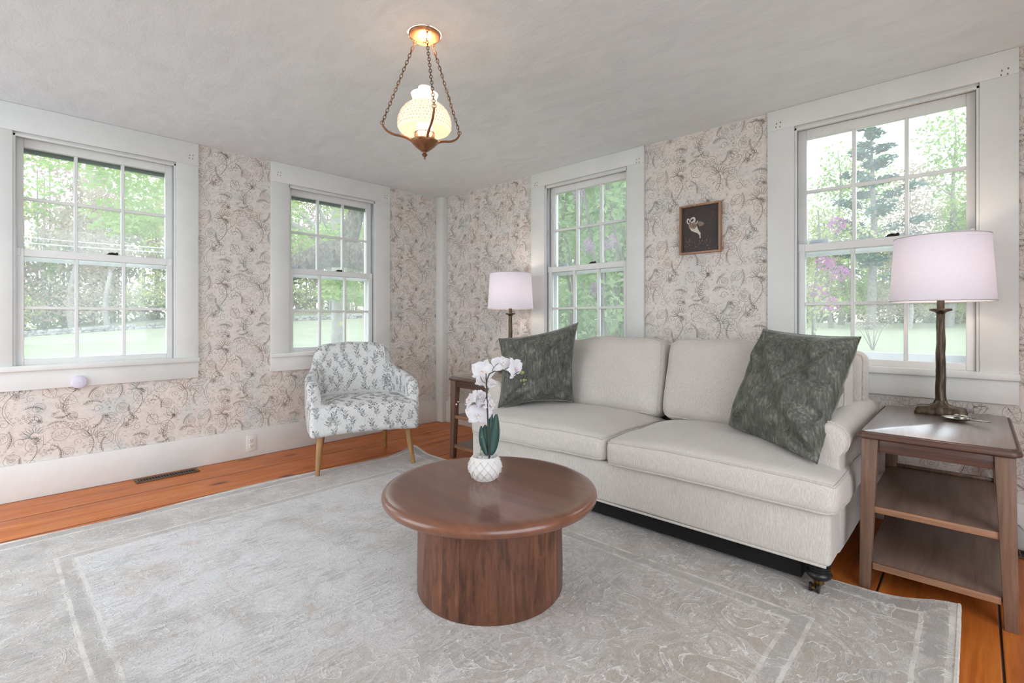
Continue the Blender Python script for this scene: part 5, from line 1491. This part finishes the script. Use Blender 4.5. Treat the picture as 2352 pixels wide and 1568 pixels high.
mb = MB(); mb.box(XR + .165, 17, -15, -.2, -.3, -.02); mb.box(-.16, XR + .165, -15, YF - .165, -.3, -.02); struct(mb.build('bounce_slab', 'bounce', loc=(0, 0, 0)))  # unseen pale slab, added to bounce skylight onto the ceiling
garden_shrub(1.17, 21.2, 1.5, 'small bare pinkish shrub on the lawn in the right window', 'leaf_bud', 3)
garden_shrub(-5.5, -1.55, .95, 'thin twiggy shrub low in the leftmost window', 'leaf_spring', 4)
def stone_wall():
    rg = random.Random(2); mb = MB(); A, B = Vector((-53, -13)), Vector((-31.5, 27)); n = 210
    for i in range(n):
        for lay in range(2):
            p = A.lerp(B, (i + rg.uniform(-.3, .3)) / n); z = ground(p.x, p.y) + .08 + lay * .2
            if lay == 1 and rg.random() < .45: continue
            mb.soft((p.x + rg.uniform(-.15, .15), p.y, z), (rg.uniform(.22, .4), rg.uniform(.18, .42), rg.uniform(.12, .28)), .05, lambda P, hs: P + Vector((noise.noise(P * 4 + Vector((i, lay, 0))) * .06,) * 3), n=2, arc=1)
    tag(mb.build('stone_wall', 'stone', loc=(0, 0, 0)), 'low dry laid grey field stone wall at the far edge of the left lawn', 'stone wall')
stone_wall()
for z0, z1, lb in ((4.70, 3.634, 'upper of the two pale utility cables crossing the leftmost window'), (4.45, 3.48, 'lower of the two pale utility cables crossing the leftmost window')):
    a, b = Vector((-26.65, -2.2, z0)), Vector((-17.33, 1.07, z1)); pts = []
    for i in range(25):
        t = -1.6 + 4.2 * i / 24; p = a.lerp(b, t); p.z += .06 * (t - .5) ** 2 ; pts.append(tuple(p))
    mb = MB(); mb.tube(pts, .022, 6); tag(mb.build('utility_cable', 'wire'), lb, 'cable', 'utility cables')

# ------------------------------------------------------------------ light
def plight(name, loc, watts, col, r):
    l = bpy.data.lights.new(name, 'POINT'); l.energy = watts; l.color = col; l.shadow_soft_size = r
    o = bpy.data.objects.new(name, l); COL.objects.link(o); o.location = loc; o['kind'] = 'helper'; return o
WARM = (1.0, .68, .40)
plight('pendant_light', (PCX, PCY, 1.980), 250, (1.0, .69, .46), .010)
for L in LAMPS: plight('table_lamp_light', (L[0], L[1], L[2] + .70), 1.4, (1.0, .82, .70), .03)
w = bpy.data.worlds.new('overcast_sky'); bpy.context.scene.world = w; w.use_nodes = True
nt = w.node_tree; bg = nt.nodes['Background']
tc = nt.nodes.new('ShaderNodeTexCoord'); sp = nt.nodes.new('ShaderNodeSeparateXYZ'); nt.links.new(tc.outputs['Generated'], sp.inputs[0])
rp = nt.nodes.new('ShaderNodeValToRGB'); nt.links.new(sp.outputs['Z'], rp.inputs['Fac'])
rp.color_ramp.elements[0].position = 0.0; rp.color_ramp.elements[0].color = (.87, .935, 1.015, 1)
rp.color_ramp.elements[1].position = 0.8; rp.color_ramp.elements[1].color = (.84, .91, 1.015, 1)
nt.links.new(rp.outputs[0], bg.inputs['Color']); bg.inputs['Strength'].default_value = 2.6

# ------------------------------------------------------------------ camera
cd = bpy.data.cameras.new('camera'); co = bpy.data.objects.new('camera', cd); COL.objects.link(co)
co.location = (4.2284, -3.3846, 1.1); co.rotation_euler = (PI / 2, 0, .7539)
cd.sensor_width = 36.0; cd.lens = 36.0 * 1136.64 / 2352; cd.shift_y = -(784 - 731) / 2352; cd.clip_start = .05; cd.clip_end = 500
sc = bpy.context.scene; sc.camera = co
sc.view_settings.view_transform = 'Standard'; sc.view_settings.look = 'None'; sc.view_settings.gamma = 1; sc.view_settings.exposure = 0.66
sc.view_settings.use_curve_mapping = False
cy_ = sc.cycles
cy_.use_denoising = True; cy_.max_bounces = 10; cy_.diffuse_bounces = 6; cy_.transparent_max_bounces = 12; cy_.sample_clamp_indirect = 6
